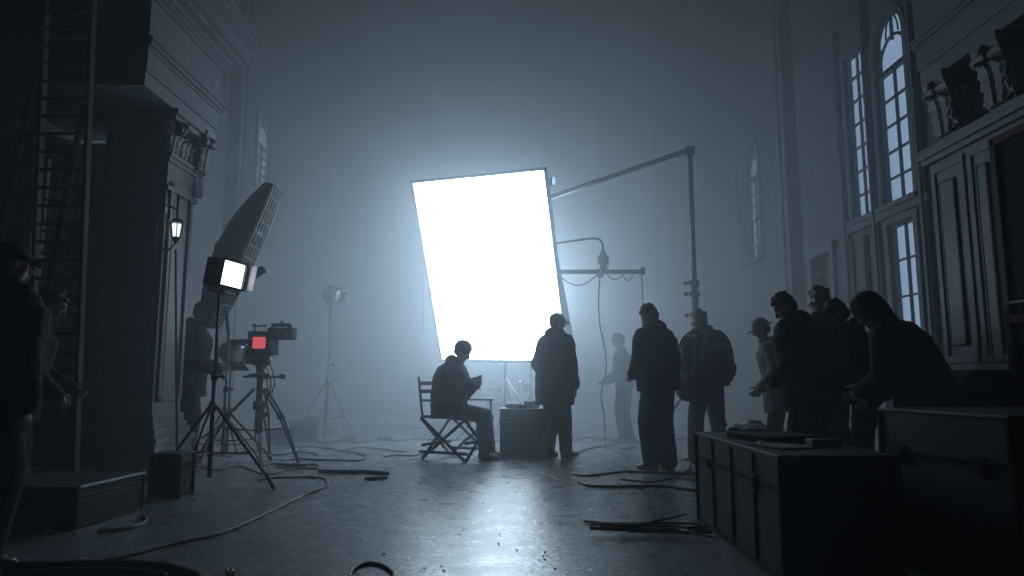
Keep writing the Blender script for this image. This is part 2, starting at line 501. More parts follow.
# right bay: pier, consoles, entablature
pr = sempty('pillar_right', (0, 0, 0), 'panelled pier with scroll brackets beside the windows')
QX = 3.82
q = MB().mm(QX, HX, 4.6, 6.2, 1.02, 3.05)
for y in (4.7, 5.22, 5.34, 5.62, 5.72, 6.12): q.mm(QX-0.015, QX, y, y+0.05, 1.1, 2.85, 0.008)
for y0, y1 in ((4.7, 5.28), (5.34, 5.68), (5.72, 6.17)):
    for z in (1.1, 2.8): q.mm(QX-0.016, QX, y0, y1, z, z+0.06, 0.008)
q.mm(QX-0.018, QX, 5.44, 5.56, 1.1, 2.7, 0.02)
q.mm(QX-0.02, QX, 5.86, 6.06, 1.25, 2.7, 0.02)
q.obj('shaft', M_trim, pr)
MB().mm(QX-0.05, HX, 4.55, 6.35, 0, 0.95).mm(QX-0.12, HX, 4.5, 6.42, 0.95, 1.02, 0.01).mm(QX-0.1, HX, 4.5, 6.4, 0, 0.3).obj('plinth', M_trim, pr)
q = MB()
for z0, z1, p in ((2.9, 2.95, 0.05), (2.95, 3.0, 0.08), (3.0, 3.05, 0.06)): q.mm(QX-p, HX, 4.6, 6.2+p, z0, z1, 0.006)
q.mm(QX+0.12, HX, 4.6, 6.1, 3.05, 3.62)
q.obj('capital', M_trim, pr)
prof = [(0.12, 0), (0.0, 0.0), (-0.04, 0.08), (-0.02, 0.2), (-0.05, 0.3), (-0.10, 0.4), (-0.13, 0.5), (-0.13, 0.57), (0.12, 0.57)]
for yy in (5.05, 5.72):
    q = MB()
    q.prism([(QX + x, 3.05 + z) for x, z in prof], yy, yy+0.3, 'y')
    volute(q, (QX-0.07, yy+0.15, 3.05+0.44), 'y', 0.09, 0.34, flip=-1)
    volute(q, (QX-0.01, yy+0.15, 3.05+0.1), 'y', 0.065, 0.34)
    acanthus(q, (QX-0.04, yy+0.15, 3.08), (-1, 0, 0), (0, 0, 1), 0.3, 0.42, 0.22, 0.015)
    acanthus(q, (QX+0.02, yy+0.02, 3.1), (0, -1, 0), (0, 0, 1), 0.2, 0.4, 0.2, 0.012)
    q.obj('bracket', M_trim, pr)
q = MB(); layers(q, HX, 3.80, 3.2, 6.2, [(a-0.06, c-0.06, p*0.55) for a, c, p in ENT], -1); struct('trim_9', q, M_trim)

# far end of the hall: dim tall panels
q = MB()
for x in (-4.2, -2.6, -1.0, 1.0, 2.6, 4.2): q.mm(x-0.2, x+0.2, YB-0.2, YB, 0, ZC)
for z in (0.9,): q.mm(-HX, HX, YB-0.25, YB, z, z+0.15)
struct('trim_10', q, M_wall)

# haze: thin near the door end, thick towards the far end of the hall
for i, (y0, y1, dens) in enumerate(HAZE_LAYERS):
    hm = bpy.data.materials.new('haze'); hm.use_nodes = True
    nt = hm.node_tree; nt.nodes.clear()
    o_ = nt.nodes.new('ShaderNodeOutputMaterial'); vs = nt.nodes.new('ShaderNodeVolumeScatter')
    vs.inputs['Color'].default_value = (0.86, 0.93, 1.0, 1)
    vs.inputs['Density'].default_value = dens
    vs.inputs['Anisotropy'].default_value = HAZE_G
    nt.links.new(vs.outputs['Volume'], o_.inputs['Volume'])
    hz = MB().mm(-HX+0.001, HX-0.001, y0 + (0.0005 if i else 0), y1 - 0.0005, 0.001, ZC-0.001).obj('haze', hm)
    tag(hz, ('thin clear haze nearest the camera', 'light haze around the pier and standing crew', 'thick blue grey haze glowing around the light box')[i], 'haze', kind='stuff')

# ------------------------------------------------------------------ the big light box
sb = thing('softbox', 'huge tilted glowing white light box hanging at the middle of the hall', 'light', (0, 0, 0))
# corners of the glowing cloth, metres, in the box's own frame
W, H, D = 2.21, 2.97, 0.40
fr = Matrix.Rotation(R(-23.5), 4, 'Z') @ Matrix.Rotation(R(22.8), 4, 'X') @ Matrix.Rotation(R(1.4), 4, 'Y')
cx = Vector((-0.35, 10.9, 2.66))
SBM = Matrix.Translation(cx) @ fr
sb.location = cx; sb.rotation_euler = fr.to_euler()
M_screen = mat('glowing_cloth', (0.8, 0.8, 0.8), 0.8, emit=(0.62, 0.82, 1.0), power=SCREEN_POWER)
MB().mm(-W/2, W/2, -0.012, 0.0, -H/2, H/2).obj('diffuser', M_screen, sb)
q = MB()
for s in (-1, 1):
    q.mm(s*W/2-0.0, s*(W/2+0.045), -0.03, 0.03, -H/2-0.045, H/2+0.045)
    q.mm(-W/2, W/2, -0.03, 0.03, s*H/2, s*(H/2+0.045))
q.obj('front_frame', M_black, sb, bev=0.004)
q = MB()                                     # tapered black shell behind
f = [(-W/2-0.03, 0.02, -H/2-0.03), (W/2+0.03, 0.02, -H/2-0.03), (W/2+0.03, 0.02, H/2+0.03), (-W/2-0.03, 0.02, H/2+0.03)]
bk = [(-W/2+0.25, D, -H/2+0.3), (W/2+0.02, D, -H/2+0.02), (W/2-0.06, D*0.3, H/2-0.2), (-W/2+0.25, D, H/2-0.3)]
va = [q.bm.verts.new(p) for p in f]; vb = [q.bm.verts.new(p) for p in bk]
for k in range(4): q.bm.faces.new((va[k], va[(k+1) % 4], vb[(k+1) % 4], vb[k]))
q.bm.faces.new(vb); q.bm.faces.new(va[::-1])
q.obj('shell', M_canvas, sb)
MB().mm(-0.3, 0.3, D, D+0.18, -0.3, 0.3, 0.02).obj('lamp_housing', M_black, sb)

# ------------------------------------------------------------------ lighting rig around the box
def local(M, p): return M @ Vector(p)
SBI = SBM
rig = thing('light_stand', 'thin mast on spread legs holding the glowing light box from behind', 'stand', (0, 0, 0))
hub = SBI @ Vector((0.0, D+0.2, 0.0))
base = Vector((hub.x+0.02, hub.y+0.35, 0))
MB().cyl(base + Vector((0, 0, 0.12)), base + Vector((0, 0, hub.z+0.25)), 0.03, 0.022).obj('pole', M_grey, rig, True)
MB().cyl(base + Vector((0, 0, hub.z)), hub + Vector((0, 0.05, 0)), 0.028).obj('arm', M_grey, rig, True)
for a in (75, 200, 320):
    f_ = base + Vector((math.cos(R(a)), math.sin(R(a)), 0)) * 0.8
    lg = MB().cyl(base + Vector((0, 0, 1.0)), f_ + Vector((0, 0, 0.02)), 0.018).obj('leg', M_grey, rig, True)
    MB().cyl(f_, f_ + Vector((0, 0, 0.05)), 0.028).obj('rubber_foot', M_rubber, lg, True)

def tripod_parts(root, h, fr_, hubz, angs, r=0.016, m=None, lower=0.35, feet_r=None, pole_m=None):
    m = m or M_black
    MB().cyl((0, 0, 0.08), (0, 0, h*0.55), r*1.25).cyl((0, 0, h*0.55), (0, 0, h), r*0.85).obj('pole', pole_m or m, root, True)
    q = MB().cyl((0, 0, hubz-0.04), (0, 0, hubz+0.04), r*2.2); q.obj('collar', m, root, True)
    q = MB().cyl((0, 0, h*0.55-0.03), (0, 0, h*0.55+0.03), r*1.9); q.cyl((0, 0, h*0.55), (r*4, 0, h*0.55), r*0.6).ell((r*4.6, 0, h*0.55), (r*1.1, r*0.6, r*1.1)); q.obj('knob', m, root, True)
    MB().cyl((0, 0, lower-0.03), (0, 0, lower+0.03), r*1.8).obj('brace_collar', m, root, True)
    for i, a in enumerate(angs):
        fr2 = fr_[i] if isinstance(fr_, (list, tuple)) else fr_
        d = Vector((math.cos(R(a)), math.sin(R(a)), 0)); ft = d*fr2 + Vector((0, 0, 0.03))
        top = d*r*2 + Vector((0, 0, hubz))
        lg = MB().tube([top, (top+ft)/2, ft], [r*0.9, r*0.9, r*0.8], 8).obj('leg', m, root, True)
        MB().caps(ft + Vector((0, 0, -0.012)), ft + (top-ft).normalized()*0.05, r*1.15).obj('rubber_foot', M_rubber, lg, True)
        MB().cyl((0, 0, lower), top.lerp(ft, 0.6), r*0.5, seg=8).obj('brace', m, root, True)

# goalpost boom
Yg = 9.7
p_top, p_box = at(690, 151, Yg), at(551, 197, 10.35)
p_base = Vector((p_top.x, Yg, 0))
bm_ = thing('boom_stand', 'tall post with slanting boom arm reaching down to the light box', 'stand', p_base)
L = lambda p: Vector(p) - p_base
MB().cyl((0, 0, 0.05), (0, 0, 2.3), 0.045).cyl((0, 0, 2.3), L(p_top), 0.034).obj('pole', M_black, bm_, True)
MB().cyl(L(p_top) + Vector((0.03, 0, 0.03)), L(p_box), 0.036).obj('boom_arm', M_black, bm_, True)
MB().box(L(p_top), (0.12, 0.1, 0.12)).obj('corner_clamp', M_black, bm_, bev=0.01)
for z in (1.85, 2.15, 2.3): MB().cyl((0, 0, z-0.04), (0, 0, z+0.04), 0.07).cyl((0, 0, z), (-0.12, -0.02, z), 0.015).ell((-0.13, -0.02, z), (0.03, 0.015, 0.03)).obj('clamp', M_black, bm_, True)
for a in (30, 160, 275):
    d = Vector((math.cos(R(a)), math.sin(R(a)), 0))
    lg = MB().cyl((0, 0, 1.0), d*0.75 + Vector((0, 0, 0.03)), 0.02).obj('leg', M_black, bm_, True)
    MB().caps(d*0.75 + Vector((0, 0, 0.02)), d*0.73 + Vector((0, 0, 0.05)), 0.026).obj('rubber_foot', M_rubber, lg, True)

# crossbar with swagged cable, fixed to the light box side
c0, c1 = at(556, 272.5, 10.3), at(643, 271, 10.3)
cb = thing('crossbar', 'thin horizontal bar sticking out from the side of the light box', 'bar', c0)
L = lambda p: Vector(p) - c0
MB().box((L(c1))/2, ((c1-c0).length, 0.05, 0.06)).obj('bar', M_black, cb, bev=0.008)
MB().cyl(L(c1) + Vector((0, 0, -0.05)), L(c1) + Vector((0, 0, 0.05)), 0.035).obj('end_cap', M_black, cb, True)
for x0, x1, sag in ((0.02, 0.62, 0.17), (0.75, 1.0, 0.08), (0.98, 1.14, 0.1)):
    pts = [(x0 + (x1-x0)*k/10, -0.03, -0.03 - sag*math.sin(PI*k/10)) for k in range(11)]
    MB().tube(pts, 0.008, 6).obj('swag_cable', M_rubber, cb, True)
MB().cyl((0.66, 0, -0.07), (0.66, 0, 0.05), 0.05).obj('clamp', M_black, cb, True)
rope = at(641.5, 271, 10.3)
ropeobj = MB().tube([rope + Vector((0, 0, -0.02)), rope + Vector((0.01, 0, -0.6)), rope + Vector((0.0, 0, -1.25)), rope + Vector((0, 0, -1.3))], [0.011, 0.011, 0.011, 0.03], 6).obj('hanging_rope', M_rubber, None, True)
tag(ropeobj, 'short dark rope hanging from the tip of the crossbar', 'rope')
# hooked pipe with work lamp
h0 = at(553, 244, 10.3)
hp = thing('work_lamp', 'small dark lamp hanging from a hooked pipe beside the light box', 'lamp', h0)
L = lambda px, py: at(px, py, 10.3) - h0
MB().tube(smooth_path([L(553, 244), L(575, 240.5), L(592, 238.5), L(599, 239.5), L(602.5, 244), L(603, 254)]), 0.017, 8).obj('hooked_pipe', M_black, hp, True)
c = L(603, 252)
MB().lathe([(0.05, 0.018), (0.02, 0.03), (-0.03, 0.045), (-0.08, 0.085), (-0.16, 0.075), (-0.2, 0.06), (-0.27, 0.05), (-0.31, 0.025)], c).obj('lamp_head', M_black, hp, True)
q = MB()
for k in range(6):
    a = k*PI/3; q.tube([c + Vector((0.07*math.cos(a)*s_, 0.07*math.sin(a)*s_, z)) for s_, z in ((1.1, -0.1), (1.15, -0.2), (0.7, -0.3))], 0.006, 5)
q.obj('wire_guard', M_black, hp, True)
w = [at(600, 275, 10.3)] + [at(px, py, 10.3) for px, py in ((598.5, 300), (600, 325), (605, 350), (606, 372), (601, 395), (604, 415))]
w += [Vector((w[-1].x+0.02, 10.32, 0.10)), Vector((w[-1].x+0.06, 10.4, 0.012)), ground(620, 443, 0.012), ground(640, 443, 0.012)]
tag(MB().tube(smooth_path(w, 5), 0.011, 6).obj('hanging_cable', M_rubber, None, True), 'wavy black cable dropping from the crossbar to the floor', 'cable')
# lamp standing hidden behind the box, its glow fills the haze
bk_ = thing('backlight_lamp', 'hidden strong lamp behind the light box that makes the haze glow', 'light', (0.35, 12.9, 0))
MB().cyl((0, 0, 0.1), (0, 0, 2.3), 0.02).obj('pole', M_black, bk_, True)
for a in (40, 160, 280):
    MB().cyl((0, 0, 0.7), (0.5*math.cos(R(a)), 0.5*math.sin(R(a)), 0.02), 0.013).obj('leg', M_black, bk_, True)
MB().lathe([(2.28, 0.03), (2.30, 0.09), (2.40, 0.10), (2.42, 0.04)]).obj('lamp_base', M_black, bk_, True)
ld = bpy.data.lights.new('backlight', 'POINT'); ld.energy = BACK_WATTS; ld.color = (0.62, 0.82, 1.0); ld.shadow_soft_size = 0.12
lo = bpy.data.objects.new('backlight', ld); COL.objects.link(lo); lo.parent = bk_; lo.location = (0, 0, 2.6)
# small glowing tube added to imitate light leaking past the box edge
bl = thing('edge_leak_glow', 'tiny glowing tube standing in for light leaking behind the edge of the light box', 'lamp', SBI @ Vector((W/2+0.07, 0.16, 1.30)))
MB().caps((0, 0, -0.04), (0, 0, 0.04), 0.022).obj('tube', mat('tube_glow', (0.8,)*3, 0.5, emit=(0.4, 0.7, 1.0), power=1.2), bl, True)
MB().mm(-0.06, 0.0, 0.02, 0.05, -0.06, 0.06, 0.004).obj('bracket', M_black, bl)

# ------------------------------------------------------------------ people
def remeshed(mb, voxel, name, it=4, wr=0.0, fr2=9.0, seed=0):
    me = mb.mesh('tmp')
    o = bpy.data.objects.new('tmp', me); COL.objects.link(o)
    m = o.modifiers.new('r', 'REMESH'); m.mode = 'VOXEL'; m.voxel_size = voxel
    if it: s_ = o.modifiers.new('s', 'SMOOTH'); s_.factor = 0.5; s_.iterations = it
    dg = bpy.context.evaluated_depsgraph_get(); dg.update()
    out = bpy.data.meshes.new_from_object(o.evaluated_get(dg))
    bpy.data.objects.remove(o); bpy.data.meshes.remove(me)
    out.name = name
    if wr:
        sh = Vector((seed*3.1, seed*1.7, 0))
        nv = [v.normal.copy() for v in out.vertices]
        for v, n in zip(out.vertices, nv):
            p = v.co
            a = noise.noise(Vector((p.x*fr2, p.y*fr2, p.z*fr2*1.5)) + sh)
            b_ = 1 - abs(noise.noise(Vector((p.x*fr2*1.3+p.z*4, p.y*fr2*1.3, p.z*fr2*2.2)) - sh)) * 2
            v.co = p + n * wr * (a*0.7 + b_*0.5)
    return out

def ik(a, c, l1, l2, pole):
    a, c, pole = Vector(a), Vector(c), Vector(pole)
    d = c - a; D_ = min(d.length, (l1+l2)*0.998); d.normalize(); c = a + d*D_
    x = (l1*l1 - l2*l2 + D_*D_) / (2*D_); h_ = math.sqrt(max(l1*l1 - x*x, 0))
    p = pole - d*pole.dot(d); p.normalize()
    return a + d*x + p*h_, c

def hand(mb, wrist, d, wdir, curl=25, k=1.0):
    """palm, four unequal fingers and a side thumb; d along the hand, wdir towards the thumb"""
    d = Vector(d).normalized(); wd = Vector(wdir); wd = (wd - d*wd.dot(d)).normalized(); n = d.cross(wd)
    rot = Matrix((wd, d, n)).transposed()
    mb.ell(Vector(wrist) + d*0.048*k, (0.041*k, 0.055*k, 0.017*k), rot)
    for i, (off, ln) in enumerate(((0.030, 0.070), (0.010, 0.079), (-0.010, 0.073), (-0.029, 0.058))):
        p = Vector(wrist) + d*0.088*k + wd*off*k; ang = R(curl*0.5 + 4*i); pts = [p - d*0.02*k]
        for f_ in (0.45, 0.31, 0.24):
            dirn = d*math.cos(ang) - n*math.sin(ang)
            pts.append(p); p = p + dirn*ln*f_*k; ang += R(curl)
        pts.append(p)
        mb.tube(pts, [0.008*k, 0.0088*k, 0.0082*k, 0.0074*k, 0.005*k], 8)
    t0 = Vector(wrist) + d*0.025*k + wd*0.026*k
    mb.tube([t0, t0 + (d*0.6 + wd*0.7)*0.034*k, t0 + (d*0.85 + wd*0.75 - n*0.25)*0.058*k, t0 + (d*1.15 + wd*0.6 - n*0.45)*0.075*k], [0.012*k, 0.011*k, 0.0095*k, 0.006*k], 8)

def person(label, loc, rz, height=1.76, lean=3, curve=4, head_pitch=10, head_yaw=0, hands=None, feet=None, hip=None, bulk=1.0,
           coat='jacket', hem=-0.06, hat=None, hood='back', jacket_m=None, trouser_m=None, long_hair=False, seed=1, side_lean=0.0, sit=False, elbow=None, group=None, hair_m=None, baggy=0.0, hair_k=1.0):
    s = height / 1.76
    root = thing('person', label, 'person', loc, rz, group)
    jm = jacket_m or M_jacket; tm = trouser_m or M_trouser
    P = Vector((0, 0, (hip if hip is not None else 0.93)))
    def dirv(a): return Vector((math.sin(R(side_lean)), math.sin(R(a)), math.cos(R(a)))).normalized()
    d1, d2, d3 = dirv(lean), dirv(lean+curve*0.6), dirv(lean+curve*1.2)
    waist = P + d1*0.16; chest = waist + d2*0.2; sh = chest + d3*0.15; nk = sh + d3*0.06
    fwd = lambda d: Vector((1, 0, 0)).cross(d) * -1 if False else d.cross(Vector((1, 0, 0))).normalized() * 1
    X = Vector((1, 0, 0))
    def F(d): return Vector((0, d.z, -d.y))
    headdir = dirv((lean+curve*1.2)*0.55 + head_pitch*0.35)
    hc = nk + headdir*0.155 + F(headdir)*0.012
    Hr = Matrix.Rotation(R(head_yaw), 3, 'Z') @ Matrix.Rotation(R(-head_pitch - (lean+curve)*0.35), 3, 'X')
    HP = lambda x, y, z: hc + Hr @ Vector((x, y, z))
    shl = [sh + X*sg*0.168 - d3*0.035 for sg in (-1, 1)]
    hips = [P + X*sg*0.09 for sg in (-1, 1)]
    feet = feet or ((-0.11, 0.02), (0.12, -0.03))
    knees, ankles = [], []
    for i, sg in enumerate((-1, 1)):
        f_ = feet[i]; an = Vector((f_[0], f_[1], f_[2] if len(f_) > 2 else 0.085))
        k_, a_ = ik(hips[i], an, 0.43, 0.425, (sg*0.12, 1, 0.1)); knees.append(k_); ankles.append(a_)
    hands = hands or ((-0.27, 0.06, 0.84), (0.27, 0.06, 0.84))
    elbows, wrists = [], []
    for i, sg in enumerate((-1, 1)):
        pole = elbow[i] if elbow else (sg*0.5, -0.8, -0.4)
        e_, w_ = ik(shl[i], hands[i], 0.29, 0.265, pole); elbows.append(e_); wrists.append(w_)
    # ---- body: one continuous surface
    b_ = MB()
    b_.loft([(P - d1*0.09, X, F(d1), 0.10, 0.07), (P, X, F(d1), 0.155, 0.10), (waist, X, F(d1), 0.135, 0.09), (chest, X, F(d2), 0.155, 0.105), (sh - d3*0.02, X, F(d3), 0.16, 0.085), (nk - d3*0.02, X, F(d3), 0.06, 0.06)])
    b_.caps(nk - d3*0.05, hc - headdir*0.06, 0.056, 0.052)
    b_.ell(HP(0, -0.008, 0.025), (0.074, 0.094, 0.092), Hr)
    b_.ell(HP(0, 0.022, -0.045), (0.056, 0.062, 0.068), Hr)
    b_.ell(HP(0, 0.062, -0.088), (0.024, 0.018, 0.02), Hr)
    b_.caps(HP(0, 0.082, 0.018), HP(0, 0.104, -0.024), 0.009, 0.0145)
    b_.ell(HP(0.0, 0.095, -0.03), (0.019, 0.012, 0.009), Hr)
    b_.caps(HP(-0.034, 0.076, 0.034), HP(0.034, 0.076, 0.034), 0.012)
    b_.caps(HP(-0.02, 0.078, -0.055), HP(0.02, 0.078, -0.055), 0.0075); b_.caps(HP(-0.016, 0.077, -0.067), HP(0.016, 0.077, -0.067), 0.0075)
    for sg in (-1, 1):
        b_.ell(HP(sg*0.031, 0.072, 0.012), (0.0135, 0.0115, 0.0115), Hr)
        b_.ell(HP(sg*0.046, 0.055, -0.02), (0.02, 0.02, 0.02), Hr)
        b_.ell(HP(sg*0.078, -0.008, -0.005), (0.009, 0.019, 0.031), Hr)
    for i, sg in enumerate((-1, 1)):
        b_.caps(shl[i], elbows[i], 0.05, 0.04); b_.caps(elbows[i], wrists[i], 0.04, 0.027)
        b_.caps(hips[i], knees[i], 0.085, 0.055); b_.caps(knees[i], ankles[i], 0.055, 0.04)
        b_.caps(ankles[i] + Vector((0, -0.02, -0.03)), ankles[i] + Vector((0, 0.13, -0.045)), 0.04, 0.03)
    me = remeshed(b_, 0.0095, 'body', 2)
    hb = MB(); hb.bm.from_mesh(me); bpy.data.meshes.remove(me)
    for i, sg in enumerate((-1, 1)):
        dd = (wrists[i] - elbows[i]).normalized()
        hand(hb, wrists[i] - dd*0.01, dd, Vector((-sg*0.5, 0.8, 0.3)), 28)
    link('body', hb.mesh('body'), M_skin, root, True)
    # ---- trousers
    t_ = MB()
    t_.loft([(P - d1*0.10, X, F(d1), 0.11, 0.10), (P - d1*0.02, X, F(d1), 0.175, 0.125), (P + d1*0.08, X, F(d1), 0.155, 0.115)])
    for i, sg in enumerate((-1, 1)):
        lo = ankles[i] + Vector((0, -0.005, -0.015))
        t_.caps(hips[i] - X*sg*0.005, knees[i], 0.108+baggy*0.3, 0.08+baggy); t_.caps(knees[i], lo + Vector((0, 0, baggy*0.6)), 0.08+baggy, 0.068+baggy)
    link('trousers', remeshed(t_, 0.014, 'trousers', 5, 0.007, 8, seed), tm, root, True)
    # ---- shoes
    for i, sg in enumerate((-1, 1)):
        a_ = ankles[i]; q = MB(); z0 = a_.z - 0.085
        yaw = Matrix.Rotation(R(-sg*9), 4, 'Z'); T = Matrix.Translation((a_.x, a_.y, z0)) @ yaw
        pr_ = [(-0.085, 0.034, 0.07), (-0.05, 0.04, 0.10), (0.0, 0.042, 0.105), (0.05, 0.044, 0.085), (0.11, 0.05, 0.062), (0.16, 0.044, 0.05), (0.19, 0.026, 0.035)]
        q.loft([((T @ Vector((0, y, h2/2+0.004))), (T.to_3x3() @ Vector((1, 0, 0))), (0, 0, 1), w2, h2/2) for y, w2, h2 in pr_], 14)
        q.loft([((T @ Vector((0, y, 0.011))), (T.to_3x3() @ Vector((1, 0, 0))), (0, 0, 1), w2*1.08, 0.013) for y, w2, h2 in pr_], 14)
        sh_ = q.obj('shoe', M_shoe, root, True); sm = sh_.modifiers.new('s', 'SUBSURF'); sm.levels = 1; sm.render_levels = 1
    # ---- jacket or coat
    j = MB(); B = bulk
    hemz = P - d1*(-hem) if hem > 0 else P + d1*hem
    rings = [(P + (Vector((0, 0, hem)) if not sit else d1*hem*0.5), X, F(d1), 0.205*B, 0.15*B), (P + d1*0.05, X, F(d1), 0.205*B, 0.15*B), (waist + d1*0.02, X, F(d1), 0.2*B, 0.145*B),
             (chest, X, F(d2), 0.215*B, 0.15*B), (sh - d3*0.05, X, F(d3), 0.215*B, 0.135*B), (sh + d3*0.005, X, F(d3), 0.165*B, 0.105*B), (nk - d3*0.01, X, F(d3), 0.085, 0.08), (nk + d3*0.03, X, F(d3), 0.072, 0.07)]
    j.loft(rings)
    for i, sg in enumerate((-1, 1)):
        cuff = wrists[i] - (wrists[i]-elbows[i]).normalized()*0.015
        j.caps(shl[i] - X*sg*0.01, elbows[i], 0.082*B, 0.066*B); j.caps(elbows[i], cuff, 0.066*B, 0.05*B)
    if hood == 'back':
        j.ell(nk - F(d3)*0.075 + d3*0.005, (0.125, 0.07, 0.08)); j.caps(sh - d3*0.01 - X*0.1, nk + d3*0.0, 0.07, 0.075); j.caps(sh - d3*0.01 + X*0.1, nk + d3*0.0, 0.07, 0.075); j.tube([nk + X*x_ + F(d3)*y_ + d3*0.035 for x_, y_ in ((-0.07, 0.05), (-0.095, -0.02), (-0.06, -0.09), (0.06, -0.09), (0.095, -0.02), (0.07, 0.05))], 0.033, 8)
    elif hood == 'collar':
        j.tube([nk + X*0.075*math.cos(a) + F(d3)*0.07*math.sin(a) + d3*0.025 for a in [2*PI*k/12 for k in range(12)]], 0.022, 8, closed=True)
    elif hood == 'up':
        j.caps(nk - F(d3)*0.03, HP(0, -0.03, 0.03), 0.10, 0.118); j.ell(HP(0, -0.02, 0.045), (0.105, 0.118, 0.108), Hr)
    link(coat, remeshed(j, 0.013, coat, 5, 0.011, 7.5, seed+5), jm, root, True)
    # ---- headwear / hair
    hm2 = hair_m or M_hair
    if hood != 'up':
        q = MB(); q.ell(HP(0, -0.022*hair_k, 0.038), (0.083*hair_k, 0.092*hair_k, 0.088*hair_k), Hr); q.ell(HP(0, -0.045, -0.01), (0.072, 0.062, 0.07), Hr)
        if hat is None:
            q.ell(HP(0, 0.04, 0.085), (0.058, 0.04, 0.025), Hr)
            for k in range(26):
                a = random.uniform(0, 2*PI); e = random.uniform(0.2, 1.4)
                if math.sin(a) > 0.2 and e < 0.9: continue
                q.ell(HP(0.08*math.cos(a)*math.cos(e), -0.02+0.09*math.sin(a)*math.cos(e), 0.045+0.085*math.sin(e)), (0.02, 0.022, 0.018), Hr, 8, 6)
        if long_hair: q.ell(HP(0, -0.07, -0.06), (0.07, 0.05, 0.11), Hr)
        link('hair', remeshed(q, 0.0085, 'hair', 2, 0.006, 30, seed), hm2, root, True)
    def dome(q, r0, up, n=8):
        q.loft([(HP(0, -0.01, 0.03 + up*math.sin(t)), Hr @ Vector((1, 0, 0)), Hr @ Vector((0, 1, 0)), 0.086*math.cos(t)*r0+0.002, 0.104*math.cos(t)*r0+0.002) for t in [PI/2*k/n for k in range(n+1)]], 22)
    if hat == 'cap':
        q = MB(); dome(q, 1.02, 0.098); q.ell(HP(0, 0.0, 0.13), (0.008, 0.008, 0.005), Hr)
        c_ = q.obj('cap', M_cap, root, True)
        v = MB()
        v.loft([(HP(0, 0.07 + 0.085*t, 0.036 - 0.02*t*t), Hr @ Vector((1, 0, 0)), Hr @ Vector((0, 0, 1)), 0.078*math.sqrt(max(0.03, 1-t*t)), 0.006) for t in [k/7 for k in range(8)]], 16)
        v.obj('visor', M_cap, c_, True)
    elif hat == 'beanie':
        q = MB(); dome(q, 1.04, 0.115); q.tube([HP(0.088*math.cos(a), -0.01+0.106*math.sin(a), 0.035) for a in [2*PI*k/20 for k in range(20)]], 0.016, 8, closed=True)
        q.obj('beanie', M_cap, root, True)
    elif hat == 'brim':
        q = MB(); dome(q, 1.0, 0.11)
        q.loft([(HP(0, 0.005, z), Hr @ Vector((1, 0, 0)), Hr @ Vector((0, 1, 0)), a, b2) for z, a, b2 in ((0.028, 0.09, 0.105), (0.022, 0.145, 0.165), (0.016, 0.15, 0.17), (0.024, 0.088, 0.1))], 24)
        q.obj('hat', M_hatpale, root, True)
    root.scale = (s, s, s)
    M = Matrix.Translation(Vector(loc)) @ Matrix.Rotation(rz, 4, 'Z') @ Matrix.Scale(s, 4)
    return dict(root=root, M=M, hands=[M @ (w_ + (w_-e_).normalized()*0.07) for w_, e_ in zip(wrists, elbows)], chest=M @ chest, head=M @ hc, nk=nk, sh=sh, P=P, d=d3)

M_jacket = cloth('black_jacket_cloth', (0.010, 0.011, 0.014)); M_trouser = cloth('dark_trouser_cloth', (0.009, 0.010, 0.013))
M_jeans = cloth('worn_denim', (0.05, 0.06, 0.08)); M_greycoat = cloth('grey_coat_cloth', (0.13, 0.14, 0.15)); M_shirt = cloth('blue_shirt_cloth', (0.06, 0.095, 0.14))
M_shoe = mat('dark_leather', (0.015, 0.014, 0.014), 0.45); M_cap = cloth('cap_cloth', (0.02, 0.021, 0.026)); M_hatpale = cloth('pale_hat_cloth', (0.22, 0.2, 0.2))
M_puffer = cloth('charcoal_puffer', (0.022, 0.024, 0.03))

def gx(px, Y): return (px - 512) / FPX * (Y * 0.9915 - CAMH * 0.1304)
seated = person('person in black hooded jacket sitting on the folding chair before the light box', (gx(449, 8.85), 8.85, 0), R(-99), 1.82, lean=-4, curve=20, head_pitch=30, head_yaw=6,
       hip=0.57, hands=((-0.10, 0.30, 0.90), (0.12, 0.28, 0.86)), feet=((-0.08, 0.49, 0.09), (0.10, 0.46, 0.09)), sit=True, hem=-0.12, bulk=1.45, hair_k=1.16, seed=3)
stand_cap = person('person in cap and long dark coat standing in front of the light box', (gx(555, 8.95), 8.95, 0), R(-42), 1.80, lean=2, curve=4, head_pitch=6, head_yaw=-26,
       bulk=1.3, hem=-0.29, hat='cap', coat='coat', hands=((-0.22, 0.18, 0.95), (0.30, 0.02, 0.84)), feet=((-0.05, -0.06), (0.08, 0.12)), seed=4, hood='back', baggy=0.01)
stand_r = person('person with short hair, hooded jacket and loose trousers looking down beside the hanging cable', (gx(659, 7.72)+0.02, 7.72, 0), R(28), 1.79, lean=3, curve=6, head_pitch=30, head_yaw=38,
       bulk=1.27, hem=-0.10, hands=((-0.14, 0.26, 1.0), (0.18, 0.22, 0.96)), feet=((-0.10, 0.03), (0.09, -0.02)), seed=5, baggy=0.026)
hazy = person('person in pale blue shirt almost lost in the haze', (gx(626, 11.2), 11.2, 0), R(62), 1.68, lean=3, curve=4, head_pitch=18, head_yaw=10, hat='beanie', jacket_m=M_shirt, hood='collar',
       hands=((-0.12, 0.3, 1.0), (0.16, 0.28, 1.0)), seed=6, coat='shirt', bulk=1.0)
pack_man = person('person with short hair seen from behind carrying a bulging backpack', (gx(711, 8.4), 8.4, 0), R(22), 1.80, lean=5, curve=7, head_pitch=10, head_yaw=28, bulk=1.32,
       hands=((-0.24, 0.16, 0.95), (0.26, 0.10, 0.9)), feet=((-0.18, 0.05), (0.18, 0.0)), seed=7, hood='back', baggy=0.015)
